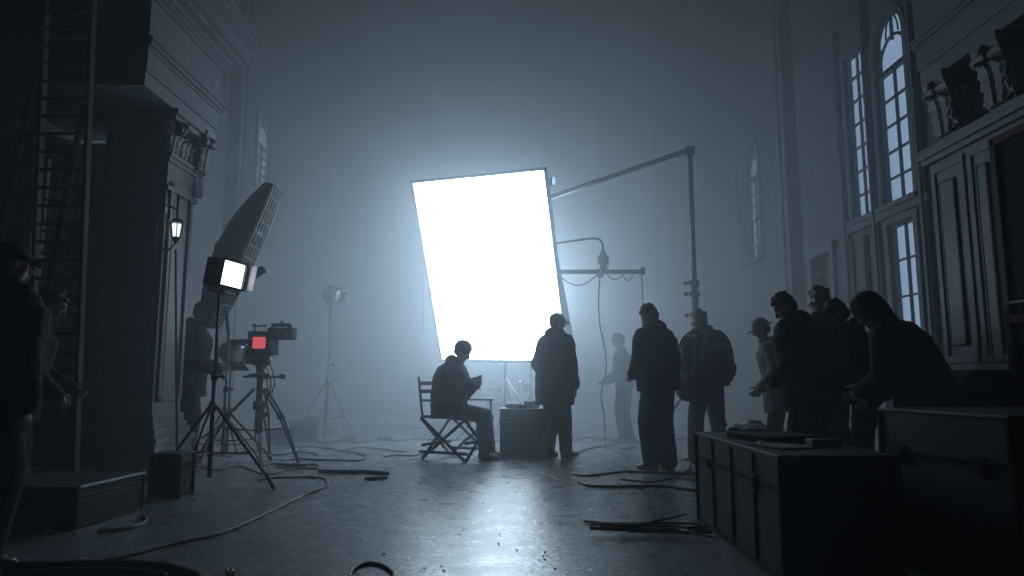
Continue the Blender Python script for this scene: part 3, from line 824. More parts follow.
hat_man = person('person in pale brimmed hat and grey coat at the back of the group', (gx(783, 7.5), 7.5, 0), R(70), 1.62, lean=6, curve=8, head_pitch=20, hat='brim', jacket_m=M_greycoat, coat='coat', hem=-0.25, hood='collar', seed=8,
       hands=((-0.2, 0.2, 0.95), (0.22, 0.18, 0.95)), bulk=1.15)
tall = person('tall dark-haired person bowing the head behind the low black case', (gx(817, 5.75), 5.75, 0), R(40), 1.70, lean=5, curve=12, head_pitch=32, head_yaw=26, bulk=1.42, seed=9,
       hands=((-0.14, 0.26, 0.98), (0.2, 0.24, 0.98)), hem=-0.14, baggy=0.02)
back_r = person('person standing highest at the back of the group, head above the others', (gx(836, 6.7), 6.7, 0), R(25), 1.84, lean=2, curve=4, head_pitch=8, head_yaw=15, bulk=1.35, seed=10, hood='collar', baggy=0.02)
small = person('short person looking down between the tall one and the hooded one', (gx(874, 5.5), 5.5, 0), R(64), 1.60, lean=6, curve=10, head_pitch=34, bulk=1.25, seed=11, trouser_m=M_jeans,
       hands=((-0.14, 0.3, 0.95), (0.16, 0.3, 0.95)))
hooded = person('hooded person bending forward over the black cases', (gx(936, 4.62), 4.62, 0), R(44), 1.62, lean=10, curve=26, head_pitch=26, hood='up', bulk=1.27, seed=12, trouser_m=M_jeans, hem=-0.14,
       hands=((-0.06, 0.42, 0.96), (0.06, 0.38, 0.90)), feet=((-0.12, 0.0), (0.14, -0.08)), baggy=0.02)
behind_l = person('person in cap standing beside the pier behind the bright panel light', (gx(184, 8.0)-0.02, 8.0, 0), R(-62), 1.85, hat='cap', head_pitch=14, lean=4, curve=6, bulk=1.28, seed=13,
       hands=((-0.12, 0.3, 1.05), (0.18, 0.28, 1.0)), hem=-0.18, baggy=0.02)
near_l = person('person in cap at the very edge, darkest figure beside the ladder', (gx(-32, 3.75), 3.75, 0), R(-25), 1.70, hat='cap', head_pitch=4, head_yaw=-10, lean=2, curve=4, bulk=1.5, seed=14, hem=-0.12, baggy=0.05)
ladder_man = person('person leaning by the ladder foot with one hand held out', (gx(2, 5.0), 5.0, 0), R(-58), 1.62, head_pitch=22, lean=8, curve=10, bulk=1.25, seed=15,
       hands=((-0.10, 0.36, 0.98), (0.14, 0.28, 0.92)), hem=-0.18)

# ------------------------------------------------------------------ things carried
pm = pack_man['M']
bpk = thing('backpack', 'bulging dark backpack worn by the person seen from behind', 'backpack', pm @ Vector((-0.04, -0.2, 1.2)), R(22))
q = MB().loft([((0.03, 0.02, z), (1, 0, 0), (0, 1, 0), a, b_) for z, a, b_ in ((-0.31, 0.12, 0.07), (-0.27, 0.2, 0.14), (-0.1, 0.22, 0.17), (0.1, 0.2, 0.16), (0.22, 0.16, 0.12), (0.29, 0.09, 0.06))]).ell((0.05, -0.1, -0.14), (0.15, 0.1, 0.13)).ell((0.0, 0.0, 0.25), (0.13, 0.09, 0.07))
link('bag', remeshed(q, 0.014, 'bag', 4, 0.012, 9, 3), M_puffer, bpk, True)
for sx in (-0.22, 0.06): MB().tube(smooth_path([(sx, 0.08, 0.2), (sx, 0.24, 0.27), (sx-0.01, 0.36, 0.16), (sx, 0.36, -0.02), (sx, 0.12, -0.18)], 4), 0.016, 6).obj('strap', M_black, bpk, True)
MB().tube([(-0.12, -0.1, 0.12), (0, -0.145, 0.14), (0.12, -0.13, 0.12)], 0.007, 6).obj('zipper', M_grey, bpk, True)
sbag = thing('shoulder_bag', 'slouchy dark shoulder bag hanging at the hip of the backpack wearer', 'bag', pm @ Vector((-0.33, -0.05, 0.86)), R(22))
q = MB().ell((0, 0, 0), (0.12, 0.16, 0.17)).ell((0, 0.02, 0.08), (0.1, 0.14, 0.1))
link('bag', remeshed(q, 0.014, 'bag', 4, 0.012, 9, 8), M_canvas, sbag, True)
MB().tube(smooth_path([(0.0, -0.1, 0.12), (0.06, -0.08, 0.4), (0.12, -0.03, 0.6), (0.1, 0.14, 0.5), (0.0, 0.12, 0.14)], 4), 0.013, 6).obj('strap', M_black, sbag, True)
hm_ = seated['hands']
ph = thing('mobile_phone', 'small dark phone held by the seated person', 'phone', (hm_[0] + hm_[1]) / 2)
ph.rotation_euler = (R(-35), 0, R(-108))
MB().box((0, 0, 0.02), (0.075, 0.01, 0.15), bevel=0.004).obj('phone_body', M_black, ph)
MB().box((0, -0.006, 0.02), (0.066, 0.002, 0.135)).obj('screen', mat('dark_screen', (0.03, 0.03, 0.04), 0.1), ph)
hh = hooded['hands']
pp = MB(); 
for k in range(3): pp.box((0.004*k, 0.003*k, 0.006*k), (0.10, 0.15, 0.002), Matrix.Rotation(R(6*k), 3, 'Z'))
po = pp.obj('folded_paper', M_paper, None); po.location = (hh[0] + hh[1]) / 2 + Vector((-0.02, -0.02, 0.03)); po.rotation_euler = (R(60), R(20), R(40))
tag(po, 'folded pale paper held in the hands of the hooded person', 'paper')

# ------------------------------------------------------------------ folding director's chair
ch = thing('folding_chair', 'dark wooden folding chair with crossed legs under the seated person', 'chair', (gx(457, 8.8), 8.84, 0), R(-118))
cw, cd, sz = 0.64, 0.62, 0.50
for y, dz in ((-cd/2, 0), (cd/2, 0)):                       # crossing pairs, front and back
    for sg in (-1, 1): MB().cyl((sg*cw/2, y+sg*0.014, 0.015), (-sg*cw/2, y+sg*0.014, sz), 0.02, seg=8).obj('leg', M_black, ch, True)
for sg in (-1, 1):
    for s2 in (-1, 1): MB().cyl((sg*cw/2+s2*0.014, s2*cd/2, 0.015), (sg*cw/2+s2*0.014, -s2*cd/2, sz), 0.02, seg=8).obj('leg', M_black, ch, True)
    MB().mm(sg*cw/2-0.016, sg*cw/2+0.016, -cd/2-0.03, cd/2+0.03, 0.08, 0.115, 0.004).obj('foot_rail', M_black, ch)
    MB().mm(sg*cw/2-0.018, sg*cw/2+0.018, -cd/2, cd/2, sz, sz+0.035, 0.004).obj('seat_rail', M_black, ch)
    MB().cyl((sg*(cw/2+0.02), -cd/2+0.02, sz), (sg*(cw/2+0.02), -cd/2-0.05, 1.0), 0.015).obj('back_post', M_black, ch, True)
    MB().cyl((sg*(cw/2+0.02), cd/2-0.03, sz), (sg*(cw/2+0.02), cd/2-0.03, 0.7), 0.014).obj('arm_post', M_black, ch, True)
    MB().mm(sg*(cw/2+0.02)-0.028, sg*(cw/2+0.02)+0.028, -cd/2, cd/2, 0.70, 0.725, 0.006).obj('armrest', M_black, ch)
MB().mm(-cw/2, cw/2, cd/2-0.01, cd/2+0.01, 0.2, 0.235).obj('stretcher', M_black, ch)
MB().mm(-cw/2, cw/2, -cd/2-0.01, -cd/2+0.01, 0.16, 0.195).obj('stretcher', M_black, ch)
q = MB()
n = 10
for k in range(n): q.mm(-cw/2+cw*k/n, -cw/2+cw*(k+1)/n, -cd/2, cd/2, sz+0.01-0.03*math.sin(PI*(k+0.5)/n), sz+0.02-0.03*math.sin(PI*(k+0.5)/n))
q.obj('seat', M_canvas, ch)
for z in (0.82, 0.92): MB().box((0, -cd/2-0.035, z), (cw+0.04, 0.012, 0.045)).obj('backrest', M_canvas, ch)

# ------------------------------------------------------------------ cases
def case(name, label, x0, x1, y0, y1, h, rz=0.0, group=None, m=None, top_m=None, lid=0.72, hw=True, bx=(0.0,), trim=None, cat='case', z=0.0, ribs=0):
    cx_, cy_ = (x0+x1)/2, (y0+y1)/2; w, d = x1-x0, y1-y0
    root = thing(name, label, cat, (cx_, cy_, z), rz, group); m = m or M_ply
    hl = h*lid
    MB().mm(-w/2, w/2, -d/2, d/2, 0.02, hl-0.004, 0.008).obj('body', m, root)
    MB().mm(-w/2, w/2, -d/2, d/2, hl+0.004, h-0.012, 0.008).obj('lid', m, root)
    MB().mm(-w/2-0.008, w/2+0.008, -d/2-0.008, d/2+0.008, h-0.016, h, 0.004).obj('top_board', top_m or M_ply2, root)
    q = MB()
    for sx in (-1, 1):
        for sy in (-1, 1): q.mm(sx*w/2-0.012, sx*w/2+0.012, sy*d/2-0.012, sy*d/2+0.012, 0.0, h-0.02, 0.003)
    for zz in (0.02, hl-0.012, hl+0.012): 
        q.mm(-w/2-0.006, w/2+0.006, -d/2-0.006, -d/2+0.004, zz-0.008, zz+0.008); q.mm(-w/2-0.006, -w/2+0.004, -d/2, d/2, zz-0.008, zz+0.008); q.mm(w/2-0.004, w/2+0.006, -d/2, d/2, zz-0.008, zz+0.008)
    q.obj('edging', trim or M_matte, root)
    if ribs:
        for k in range(1, ribs): MB().mm(-w/2-0.012, -w/2, -d/2+d*k/ribs-0.02, -d/2+d*k/ribs+0.02, 0.03, h-0.03).obj('batten', m, root)
    if hw:
        for f_ in bx:
            for face in ('front', 'side'):
                q = MB()
                if face == 'front':
                    q.mm(w*f_-0.04, w*f_+0.04, -d/2-0.014, -d/2, hl-0.05, hl+0.04, 0.003); q.mm(w*f_-0.018, w*f_+0.018, -d/2-0.024, -d/2-0.012, hl-0.035, hl+0.02, 0.003)
                else:
                    q.mm(-w/2-0.014, -w/2, d*f_-0.035, d*f_+0.035, hl-0.05, hl+0.04, 0.003); q.mm(-w/2-0.024, -w/2-0.012, d*f_-0.016, d*f_+0.016, hl-0.035, hl+0.02, 0.003)
                q.obj('latch', M_matte, root)
        q = MB(); q.tube(smooth_path([(-w*0.28-0.06, -d/2, hl*0.55), (-w*0.28-0.06, -d/2-0.035, hl*0.55), (-w*0.28+0.06, -d/2-0.035, hl*0.55), (-w*0.28+0.06, -d/2, hl*0.55)], 3), 0.008, 6); q.obj('handle', M_black, root, True)
    return root
case('road_case', 'long low black case with slatted side, papers and a board on top', 1.29, 1.86, 3.46, 5.0, 0.60, bx=(-0.28, 0.28), ribs=4)
case('road_case', 'taller black case crowding the corner beside the slatted one', 2.06, 3.0, 3.05, 3.95, 0.81, rz=R(5), bx=(-0.3, 0.3))
tr = thing('storage_trunk', 'round-lidded brownish trunk standing behind the tallest black case', 'trunk', (3.28, 4.85, 0))
M_trunk = mat('worn_trunk_board', (0.03, 0.027, 0.026), 0.6, bump=0.2, scale=10, var=0.3)
MB().mm(-0.32, 0.38, -0.25, 0.3, 0, 0.78, 0.015).obj('body', M_trunk, tr)
MB().prism([(-0.32, 0.785), (0.38, 0.785), (0.38, 1.02), (-0.24, 1.03), (-0.30, 0.99), (-0.32, 0.92)], -0.25, 0.3, 'y').obj('lid', M_trunk, tr, bev=0.02)
q = MB(); q.mm(-0.33, 0.39, -0.26, -0.25, 0.77, 0.8); q.mm(-0.33, 0.39, -0.26, -0.25, 0.02, 0.06); q.obj('edging', M_black, tr)
MB().mm(-0.05, 0.05, -0.275, -0.25, 0.72, 0.84, 0.004).obj('latch', M_grey, tr)
case('equipment_case', 'dark case with gear on top between the seated and the standing person', gx(501, 9.25), gx(541, 9.25)+0.04, 9.0, 9.5, 0.60, bx=(0.0,))
case('apple_box', 'low wide flat case with bright metal edge at the ladder foot', -3.54, -2.80, 4.72, 5.45, 0.27, rz=R(-4), trim=M_steel if False else M_black, top_m=mat('scuffed_case_lid', (0.05, 0.053, 0.06), 0.35, bump=0.15, scale=8, var=0.3), cat='box')
case('equipment_case', 'small upright black case at the foot of the pier', -2.97, -2.73, 5.9, 6.15, 0.36, hw=True)
case('equipment_case', 'low dark case resting in the haze beside the distant light stand', gx(292, 11.2), gx(312, 11.2), 11.1, 11.5, 0.34, hw=False)
case('equipment_case', 'smaller dark case lost in haze near the film camera legs', gx(272, 10.6), gx(287, 10.6), 10.5, 10.8, 0.24, hw=False)
case('equipment_case', 'flat pale-topped case standing behind the pier', gx(168, 8.6), gx(197, 8.6), 8.2, 8.6, 0.16, hw=False, top_m=M_trim)
# metal edge strips on the low case
abx = bpy.data.objects['apple_box']
MB().mm(0.365, 0.385, -0.36, 0.36, 0.262, 0.276, 0.002).obj('metal_edge', M_steel, abx, label='bright metal edge strip')
MB().mm(-0.36, -0.05, 0.36, 0.375, 0.262, 0.276, 0.002).obj('metal_edge', M_steel, abx, label='bright metal edge strip')

# on top of the long case
q = MB().ell((0, 0, 0.01), (0.13, 0.16, 0.035)).ell((0.05, 0.05, 0.02), (0.09, 0.1, 0.045)).ell((-0.06, -0.03, 0.015), (0.08, 0.07, 0.03)); 
cl = link('crumpled_cloth', remeshed(q, 0.008, 'crumpled_cloth', 1, 0.016, 14, 5), M_paper, None, True); cl.location = (1.58, 4.78, 0.62)
tag(cl, 'crumpled pale cloth heaped at the far end of the long case', 'cloth')
q = MB().mm(-0.17, 0.2, -0.22, 0.22, 0, 0.035, 0.006); o = q.obj('flat_board', M_matte, None); o.location = (1.57, 4.33, 0.603); o.rotation_euler = (0, 0, R(12))
tag(o, 'flat black board lying in front of the crumpled cloth', 'board')
o = thing('clipboard', 'dark clipboard with papers on the long case near the edge', 'clipboard', (1.45, 3.86, 0.602), R(20))
MB().mm(-0.11, 0.11, -0.15, 0.15, 0, 0.006, 0.002).obj('board', M_black, o); MB().mm(-0.1, 0.1, -0.14, 0.12, 0.006, 0.010).obj('paper', mat('grey_paper', (0.16, 0.165, 0.18), 0.6), o); MB().mm(-0.04, 0.04, 0.12, 0.15, 0.006, 0.016, 0.002).obj('clip', M_steel, o)
o = MB().mm(-0.08, 0.08, -0.05, 0.05, 0, 0.04, 0.006).obj('small_box', M_black, None); o.location = (1.70, 3.9, 0.602); tag(o, 'small black box beside the clipboard on the long case', 'box')
o = MB().tube([(0, 0, 0), (0.05, 0.01, 0), (0.1, 0, 0)], 0.007, 6).ell((0.1, 0, 0), (0.012, 0.012, 0.008)).obj('marker_pen', M_paper, None, True); o.location = (1.42, 4.1, 0.61); tag(o, 'pale marker pen lying between clipboard and black board', 'pen')
# gear on the equipment case
ex, ey = gx(521, 9.25), 9.22
o = thing('battery_charger', 'small ribbed device on the dark case beside the standing person', 'charger', (ex-0.12, ey, 0.602)); MB().mm(-0.08, 0.08, -0.07, 0.07, 0, 0.06, 0.008).obj('housing', M_black, o); MB().mm(-0.06, 0.06, -0.074, -0.07, 0.015, 0.045).obj('display', M_glint, o)
q = MB()
for k in range(5): q.tube([(0.085*(1+0.05*k)*math.cos(a), 0.085*(1+0.05*k)*math.sin(a), 0.012+0.017*k) for a in [2*PI*j_/20 for j_ in range(20)]], 0.009, 6, closed=True)
o = q.obj('cable_coil', M_rubber, None, True); o.location = (ex+0.14, ey-0.02, 0.602); tag(o, 'coil of black cable lying on the dark case', 'cable')
o = MB().ell((0, 0, 0.02), (0.1, 0.07, 0.03)).obj('work_glove', M_canvas, None, True); o.location = (ex+0.0, ey-0.14, 0.603); tag(o, 'dark work glove on the front of the dark case', 'glove')

# distant folding table under the light box
ft = thing('folding_table', 'faint table with gear seen in haze under the light box', 'table', (gx(512, 13.5), 13.5, 0))
MB().mm(-0.55, 0.55, -0.3, 0.3, 0.70, 0.73, 0.004).obj('tabletop', M_steel, ft)
for sx in (-1, 1):
    for sy in (-1, 1): MB().cyl((sx*0.5, sy*0.26, 0), (sx*0.5, sy*0.26, 0.7), 0.014).obj('leg', M_grey, ft, True)
for dx, hh_, w_ in ((-0.3, 0.16, 0.2), (0.28, 0.22, 0.16)):
    o = thing('battery_pack', ('low' if dx < 0 else 'tall') + ' hazy device standing on the distant table', 'device', (gx(512, 13.5)+dx, 13.5, 0.73))
    MB().mm(-w_/2, w_/2, -0.08, 0.08, 0, hh_, 0.008).obj('housing', M_black, o); MB().mm(-w_/2+0.02, w_/2-0.02, -0.084, -0.08, hh_-0.05, hh_-0.02).obj('display', M_glint, o)
o = thing('reading_lamp', 'tiny lit lamp on the distant table', 'lamp', (gx(520, 13.5), 13.45, 0.73)); MB().cyl((0, 0, 0), (0, 0, 0.02), 0.06).cyl((0, 0, 0), (0, 0, 0.24), 0.008).obj('stem', M_grey, o, True)
MB().lathe([(0.22, 0.04), (0.27, 0.02), (0.28, 0.008)]).obj('lamp_shade', M_grey, o, True); MB().ell((0, 0, 0.22), (0.02, 0.02, 0.016)).obj('bulb', mat('tiny_bulb', (0.8,)*3, emit=(0.6, 0.8, 1), power=6), o, True)

# ------------------------------------------------------------------ lamps and film camera at the left
M_panel = mat('panel_glow', (0.9, 0.9, 0.9), 0.5, emit=(0.90, 0.96, 1.0), power=4.0)
pb = Vector((-2.76, 6.55, 0))
pan = thing('panel_light', 'bright square panel light with open side flap on tall tripod', 'light', pb)
tripod_parts(pan, 1.80, (0.66, 0.6, 0.62), 0.72, (-14, 165, 272), 0.017, lower=0.3)
Hd = Matrix.Translation((0.06, 0, 1.95)) @ Matrix.Scale(0.9, 4) @ Matrix.Rotation(R(58), 4, 'Z') @ Matrix.Rotation(R(5), 4, 'X') @ Matrix.Rotation(R(6), 4, 'Y')
def hobj(mb, name, m, par, M, **k):
    for v in mb.bm.verts: v.co = M @ v.co
    return mb.obj(name, m, par, **k)
q = MB(); q.prism([(-0.14, -0.10), (0.14, -0.10), (0.14, 0.06), (0.10, 0.2), (-0.10, 0.2), (-0.14, 0.06)], -0.145, 0.145, 'z'); hobj(q, 'housing', M_black, pan, Hd, bev=0.006)
hobj(MB().mm(-0.125, 0.125, -0.104, -0.10, -0.125, 0.125), 'diffuser', M_panel, pan, Hd)
q = MB()
for s_ in (-1, 1): q.mm(s_*0.145-0.012, s_*0.145+0.012, -0.125, -0.09, -0.15, 0.15); q.mm(-0.15, 0.15, -0.125, -0.09, s_*0.14-0.012, s_*0.14+0.012)
hobj(q, 'bezel', M_black, pan, Hd)
hobj(MB().box((0, 0, 0), (0.12, 0.008, 0.27)), 'side_flap', mat('white_flap', (0.75, 0.76, 0.78), 0.5), pan, Hd @ Matrix.Translation((0.185, -0.15, 0)) @ Matrix.Rotation(R(-75), 4, 'Z'))
hobj(MB().box((0, 0, 0), (0.16, 0.008, 0.28)), 'side_flap', M_matte, pan, Hd @ Matrix.Translation((-0.19, 0.0, 0)) @ Matrix.Rotation(R(95), 4, 'Z'))
hobj(MB().tube([(-0.17, 0, 0.0), (-0.17, 0, -0.2), (0.17, 0, -0.2), (0.17, 0, 0.0)], 0.011, 6).cyl((-0.15, 0, 0), (-0.2, 0, 0), 0.025).cyl((0.15, 0, 0), (0.2, 0, 0), 0.025), 'yoke', M_black, pan, Hd)
MB().cyl((0.03, 0, 1.76), (0.02, 0, 1.82), 0.028).obj('spigot', M_grey, pan, True)

# film camera with red monitor on a heavy tripod
fb = Vector((gx(256.5, 8.2), 8.2, 0))
fc = thing('film_camera', 'film camera with small glowing red monitor on heavy tripod', 'camera', fb)
MB().cyl((0, 0, 0.35), (0, 0, 1.18), 0.04).cyl((0, 0, 0.62), (0, 0, 0.72), 0.07).obj('column', M_black, fc, True)
MB().lathe([(1.0, 0.14), (1.03, 0.14), (1.04, 0.05), (1.12, 0.06), (1.14, 0.11), (1.17, 0.12), (1.24, 0.13), (1.26, 0.05)]).obj('tripod_head', M_black, fc, True)
MB().cyl((0, 0, 0.98), (0.24, -0.02, 1.0), 0.013).cyl((-0.2, 0, 1.0), (0.0, 0, 1.0), 0.013).ell((0.26, -0.02, 1.0), (0.04, 0.02, 0.03)).obj('pan_bar', M_black, fc, True)
for i, (a, r_) in enumerate(((-25, 0.62), (205, 0.62), (95, 0.6))):
    d = Vector((math.cos(R(a)), math.sin(R(a)), 0)); nrm = Vector((-d.y, d.x, 0))
    q = MB()
    for s_ in (-1, 1): q.tube([d*0.06 + nrm*s_*0.035 + Vector((0, 0, 0.86)), d*r_*0.55 + nrm*s_*0.028 + Vector((0, 0, 0.55)), d*r_ + Vector((0, 0, 0.04))], [0.016, 0.015, 0.014], 7)
    q.box(d*r_*0.55 + Vector((0, 0, 0.55)), (0.07, 0.07, 0.06), Matrix.Rotation(R(a), 3, 'Z'))
    lg = q.obj('leg', M_black, fc, True)
    MB().ell(d*r_ + Vector((0, 0, 0.025)), (0.035, 0.035, 0.025)).obj('rubber_foot', M_rubber, lg, True)
    MB().cyl((0, 0, 0.38), d*r_*0.62 + Vector((0, 0, 0.42)), 0.010).obj('brace', M_black, fc, True)
MB().mm(-0.13, 0.13, -0.12, 0.2, 1.27, 1.52, 0.012).mm(-0.16, 0.16, -0.06, 0.12, 1.25, 1.29, 0.006).obj('camera_body', M_matte, fc)
MB().mm(-0.10, 0.10, -0.145, -0.12, 1.27, 1.50, 0.006).obj('monitor', M_matte, fc)
MB().mm(-0.055, 0.09, -0.15, -0.145, 1.32, 1.45, 0.01).obj('screen', mat('red_screen', (0.3, 0.02, 0.03), 0.3, emit=(0.75, 0.10, 0.13), power=0.75), fc)
MB().cyl((0, 0.2, 1.4), (0, 0.36, 1.4), 0.055, 0.07).obj('lens', M_black, fc, True)
q = MB().mm(0.06, 0.36, -0.02, 0.14, 1.43, 1.57, 0.012).cyl((0.14, 0.0, 1.6), (0.32, 0.0, 1.6), 0.022).mm(0.10, 0.13, -0.01, 0.03, 1.56, 1.62).mm(0.30, 0.33, -0.01, 0.03, 1.56, 1.60)
q.cyl((0.22, 0.0, 1.6), (0.22, 0, 1.65), 0.015); q.obj('video_module', M_matte, fc)
for dx in (0.18, 0.27): MB().cyl((dx, -0.02, 1.48), (dx, -0.04, 1.48), 0.028).obj('dial', M_grey, fc, True)
MB().tube([(-0.1, 0.02, 1.52), (-0.1, 0.02, 1.585), (0.04, 0.02, 1.60)], 0.012, 6).ell((-0.11, 0.02, 1.6), (0.02, 0.02, 0.02)).obj('handle', M_black, fc, True)
for k in range(3): MB().tube(smooth_path([(0.05*k-0.05, 0.0, 1.25), (0.12+0.04*k, -0.1, 0.9), (0.06-0.04*k, -0.06, 0.5), (0.1, -0.1+0.03*k, 0.012), (0.35+0.05*k, -0.3, 0.012)], 5), 0.008, 6).obj('cable', M_rubber, fc, True)

def fresnel(label, loc, rz, h, tilt, r_, angs, fr_, m=None, scale=1.0, group=None, lensm=None):
    root = thing('spotlight', label, 'light', loc, 0, group); k = scale
    tripod_parts(root, h, fr_, h*0.42, angs, 0.015, m, lower=h*0.16)
    M = Matrix.Translation((0, 0, h+0.2*k)) @ Matrix.Rotation(rz, 4, 'Z') @ Matrix.Rotation(tilt, 4, 'X')
    hobj(MB().loft([((0, y*k, 0), (1, 0, 0), (0, 0, 1), a*k, a*k*1.05) for y, a in ((0.16, 0.06), (0.15, 0.11), (0.05, 0.135), (-0.1, 0.135), (-0.12, 0.15), (-0.15, 0.15))], 20).mm(-0.03*k, 0.03*k, 0.0, 0.12*k, 0.13*k, 0.16*k), 'housing', m or M_black, root, M)
    hobj(MB().loft([((0, y*k, 0), (1, 0, 0), (0, 0, 1), a*k, a*k) for y, a in ((-0.152, 0.128), (-0.165, 0.10), (-0.175, 0.05))], 20), 'lens', lensm or M_glint, root, M, smooth=True)
    for s_, ang in ((-1, 25), (1, -25)):
        hobj(MB().box((0, 0, 0), (0.012*k, 0.13*k, 0.24*k)), 'barn_door', m or M_black, root, M @ Matrix.Translation((s_*0.16*k, -0.2*k, 0)) @ Matrix.Rotation(R(s_*25), 4, 'Z'))
        hobj(MB().box((0, 0, 0), (0.24*k, 0.13*k, 0.012*k)), 'barn_door', m or M_black, root, M @ Matrix.Translation((0, -0.2*k, s_*0.16*k)) @ Matrix.Rotation(R(-s_*25), 4, 'X'))
    hobj(MB().tube([(-0.17*k, 0, 0), (-0.17*k, 0, -0.2*k), (0.17*k, 0, -0.2*k), (0.17*k, 0, 0)], 0.011, 6), 'yoke', m or M_black, root, Matrix.Translation((0, 0, h+0.2*k)) @ Matrix.Rotation(rz, 4, 'Z'))
    return root
fresnel('unlit round spotlight behind the pole of the bright panel light', (gx(226, 8.75), 8.75, 0), R(48), 1.10, R(8), 0.6, (-30, 100, 215), 0.6)
fresnel('distant hazy spotlight on tall thin tripod at the middle left', (gx(326, 11.4), 11.4, 0), R(70), 2.2, R(14), 0.5, (-15, 110, 195), 0.5, m=M_black, scale=0.78, lensm=M_grey)

# tall tilted soft reflector with a cloth grid
rf = thing('grid_softbox', 'long dark unlit softbox tilted behind the bright panel light', 'light', (gx(222, 8.4)+0.0, 8.4, 0))
tripod_parts(rf, 1.55, 0.55, 0.6, (20, 140, 260), 0.016, lower=0.25)
base_ = rf.location.copy()
ctr = at(240, 255, 8.25) - base_
Mx_ = Matrix.Translation(ctr) @ Matrix.Rotation(R(22), 4, 'Y') @ Matrix.Rotation(R(97), 4, 'Z')
q = MB(); Lh = 0.92; Wf = 0.28
rings = []
for k in range(13):
    a = -1 + 2*k/12; bow = 0.10*(1 - a*a)
    zz = a*Lh; wf = Wf*(1 - 0.25*a*a) ; dp = 0.26*(1-0.6*a*a)
    rings.append([Vector(p) for p in ((-wf, -0.06-bow*0.4, zz), (wf, -0.06-bow*0.4, zz), (wf*0.9, dp*0.4, zz*0.98), (wf*0.45, dp, zz*0.9), (-wf*0.45, dp, zz*0.9), (-wf*0.9, dp*0.4, zz*0.98))])
vr = [[q.bm.verts.new(p) for p in r_] for r_ in rings]
for A, B_ in zip(vr, vr[1:]):
    for k in range(6): q.bm.faces.new((A[k], A[(k+1) % 6], B_[(k+1) % 6], B_[k]))
q.bm.faces.new(vr[0][::-1]); q.bm.faces.new(vr[-1])
hobj(q, 'shell', M_canvas, rf, Mx_)
q = MB()
for k in range(1, 12):
    a = -1 + 2*k/12; wf = Wf*(1-0.25*a*a); y = -0.075-0.04*(1-a*a)
    q.tube([(-wf, y, a*Lh), (wf, y, a*Lh)], 0.012, 5)
for f_ in (-0.95, -0.5, 0, 0.5, 0.95):
    q.tube([(f_*Wf*(1-0.25*a*a), -0.075-0.04*(1-a*a), a*Lh) for a in [-1+2*k/12 for k in range(13)]], 0.012, 5)
hobj(q, 'cloth_grid', M_black, rf, Mx_)
hobj(MB().mm(-Wf*0.6, Wf*0.6, -0.095, -0.08, -0.05, 0.35), 'front_cloth', M_paper, rf, Mx_)
hobj(MB().cyl((0, 0.22, 0), (0, 0.3, 0), 0.05), 'speed_ring', M_matte, rf, Mx_)
MB().cyl((0, 0, 1.5), Mx_ @ Vector((0, 0.28, 0)), 0.02).obj('arm', M_black, rf, True)
fl = thing('flag_panel', 'small dark wedge flag sticking out below the tilted softbox', 'flag', at(252, 280, 8.2))
MB().prism([(-0.22, -0.16), (-0.02, -0.02), (0.16, 0.10), (0.13, 0.16), (-0.02, 0.14), (-0.15, 0.04)], -0.03, 0.03, 'y').obj('panel', M_matte, fl)
MB().cyl((-0.16, 0, -0.1), (-0.36, 0.1, -0.2), 0.012).obj('arm', M_black, fl, True)

# wall lantern on the pier
ln = thing('wall_lantern', 'small lit iron lantern on a bracket at the pier', 'lantern', (PX1, 6.99, 2.46)); ln.scale = (0.85, 0.85, 0.85)
MB().tube(smooth_path([(0, 0, 0.33), (0.05, 0, 0.31), (0.12, 0, 0.28), (0.155, 0, 0.26)], 4), 0.012, 6).cyl((0.155, 0, 0.14), (0.155, 0, 0.45), 0.016).mm(0, 0.02, -0.03, 0.03, 0.22, 0.44, 0.004).obj('bracket', M_black, ln, True)
MB().lathe([(0.10, 0.085), (0.14, 0.06), (0.17, 0.02)], (0.155, 0, 0), 6).obj('cap', M_black, ln)
MB().lathe([(-0.14, 0.01), (-0.12, 0.03), (-0.08, 0.055), (-0.07, 0.055)], (0.155, 0, 0), 6).obj('bottom_finial', M_black, ln)
q = MB()
for k in range(6): 
    a = PI/3*k; q.cyl((0.155+0.052*math.cos(a), 0.052*math.sin(a), -0.08), (0.155+0.078*math.cos(a), 0.078*math.sin(a), 0.11), 0.006, seg=6)
q.obj('glazing_bars', M_black, ln)
MB().lathe([(-0.06, 0.034), (0.09, 0.05)], (0.155, 0, 0), 12).obj('glass', mat('lantern_glow', (0.8, 0.8, 0.8), emit=(0.8, 0.92, 1.0), power=1.3), ln, True)
MB().tube(smooth_path([(0.155, 0, -0.14), (0.10, 0, -0.2), (0.05, 0, -0.24), (0.0, 0, -0.2)], 4), 0.011, 6).obj('scroll', M_black, ln, True)
po = thing('metal_pole', 'thin reddish pole leaning upright against the pier below the lantern', 'pole', (-3.38, 7.25, 0))
MB().cyl((0, 0, 0.0), (-0.11, -0.1, 2.3), 0.011).obj('tube', M_wood, po, True); MB().cyl((0, 0, 0), (0, 0, 0.04), 0.02).obj('rubber_foot', M_rubber, po, True)

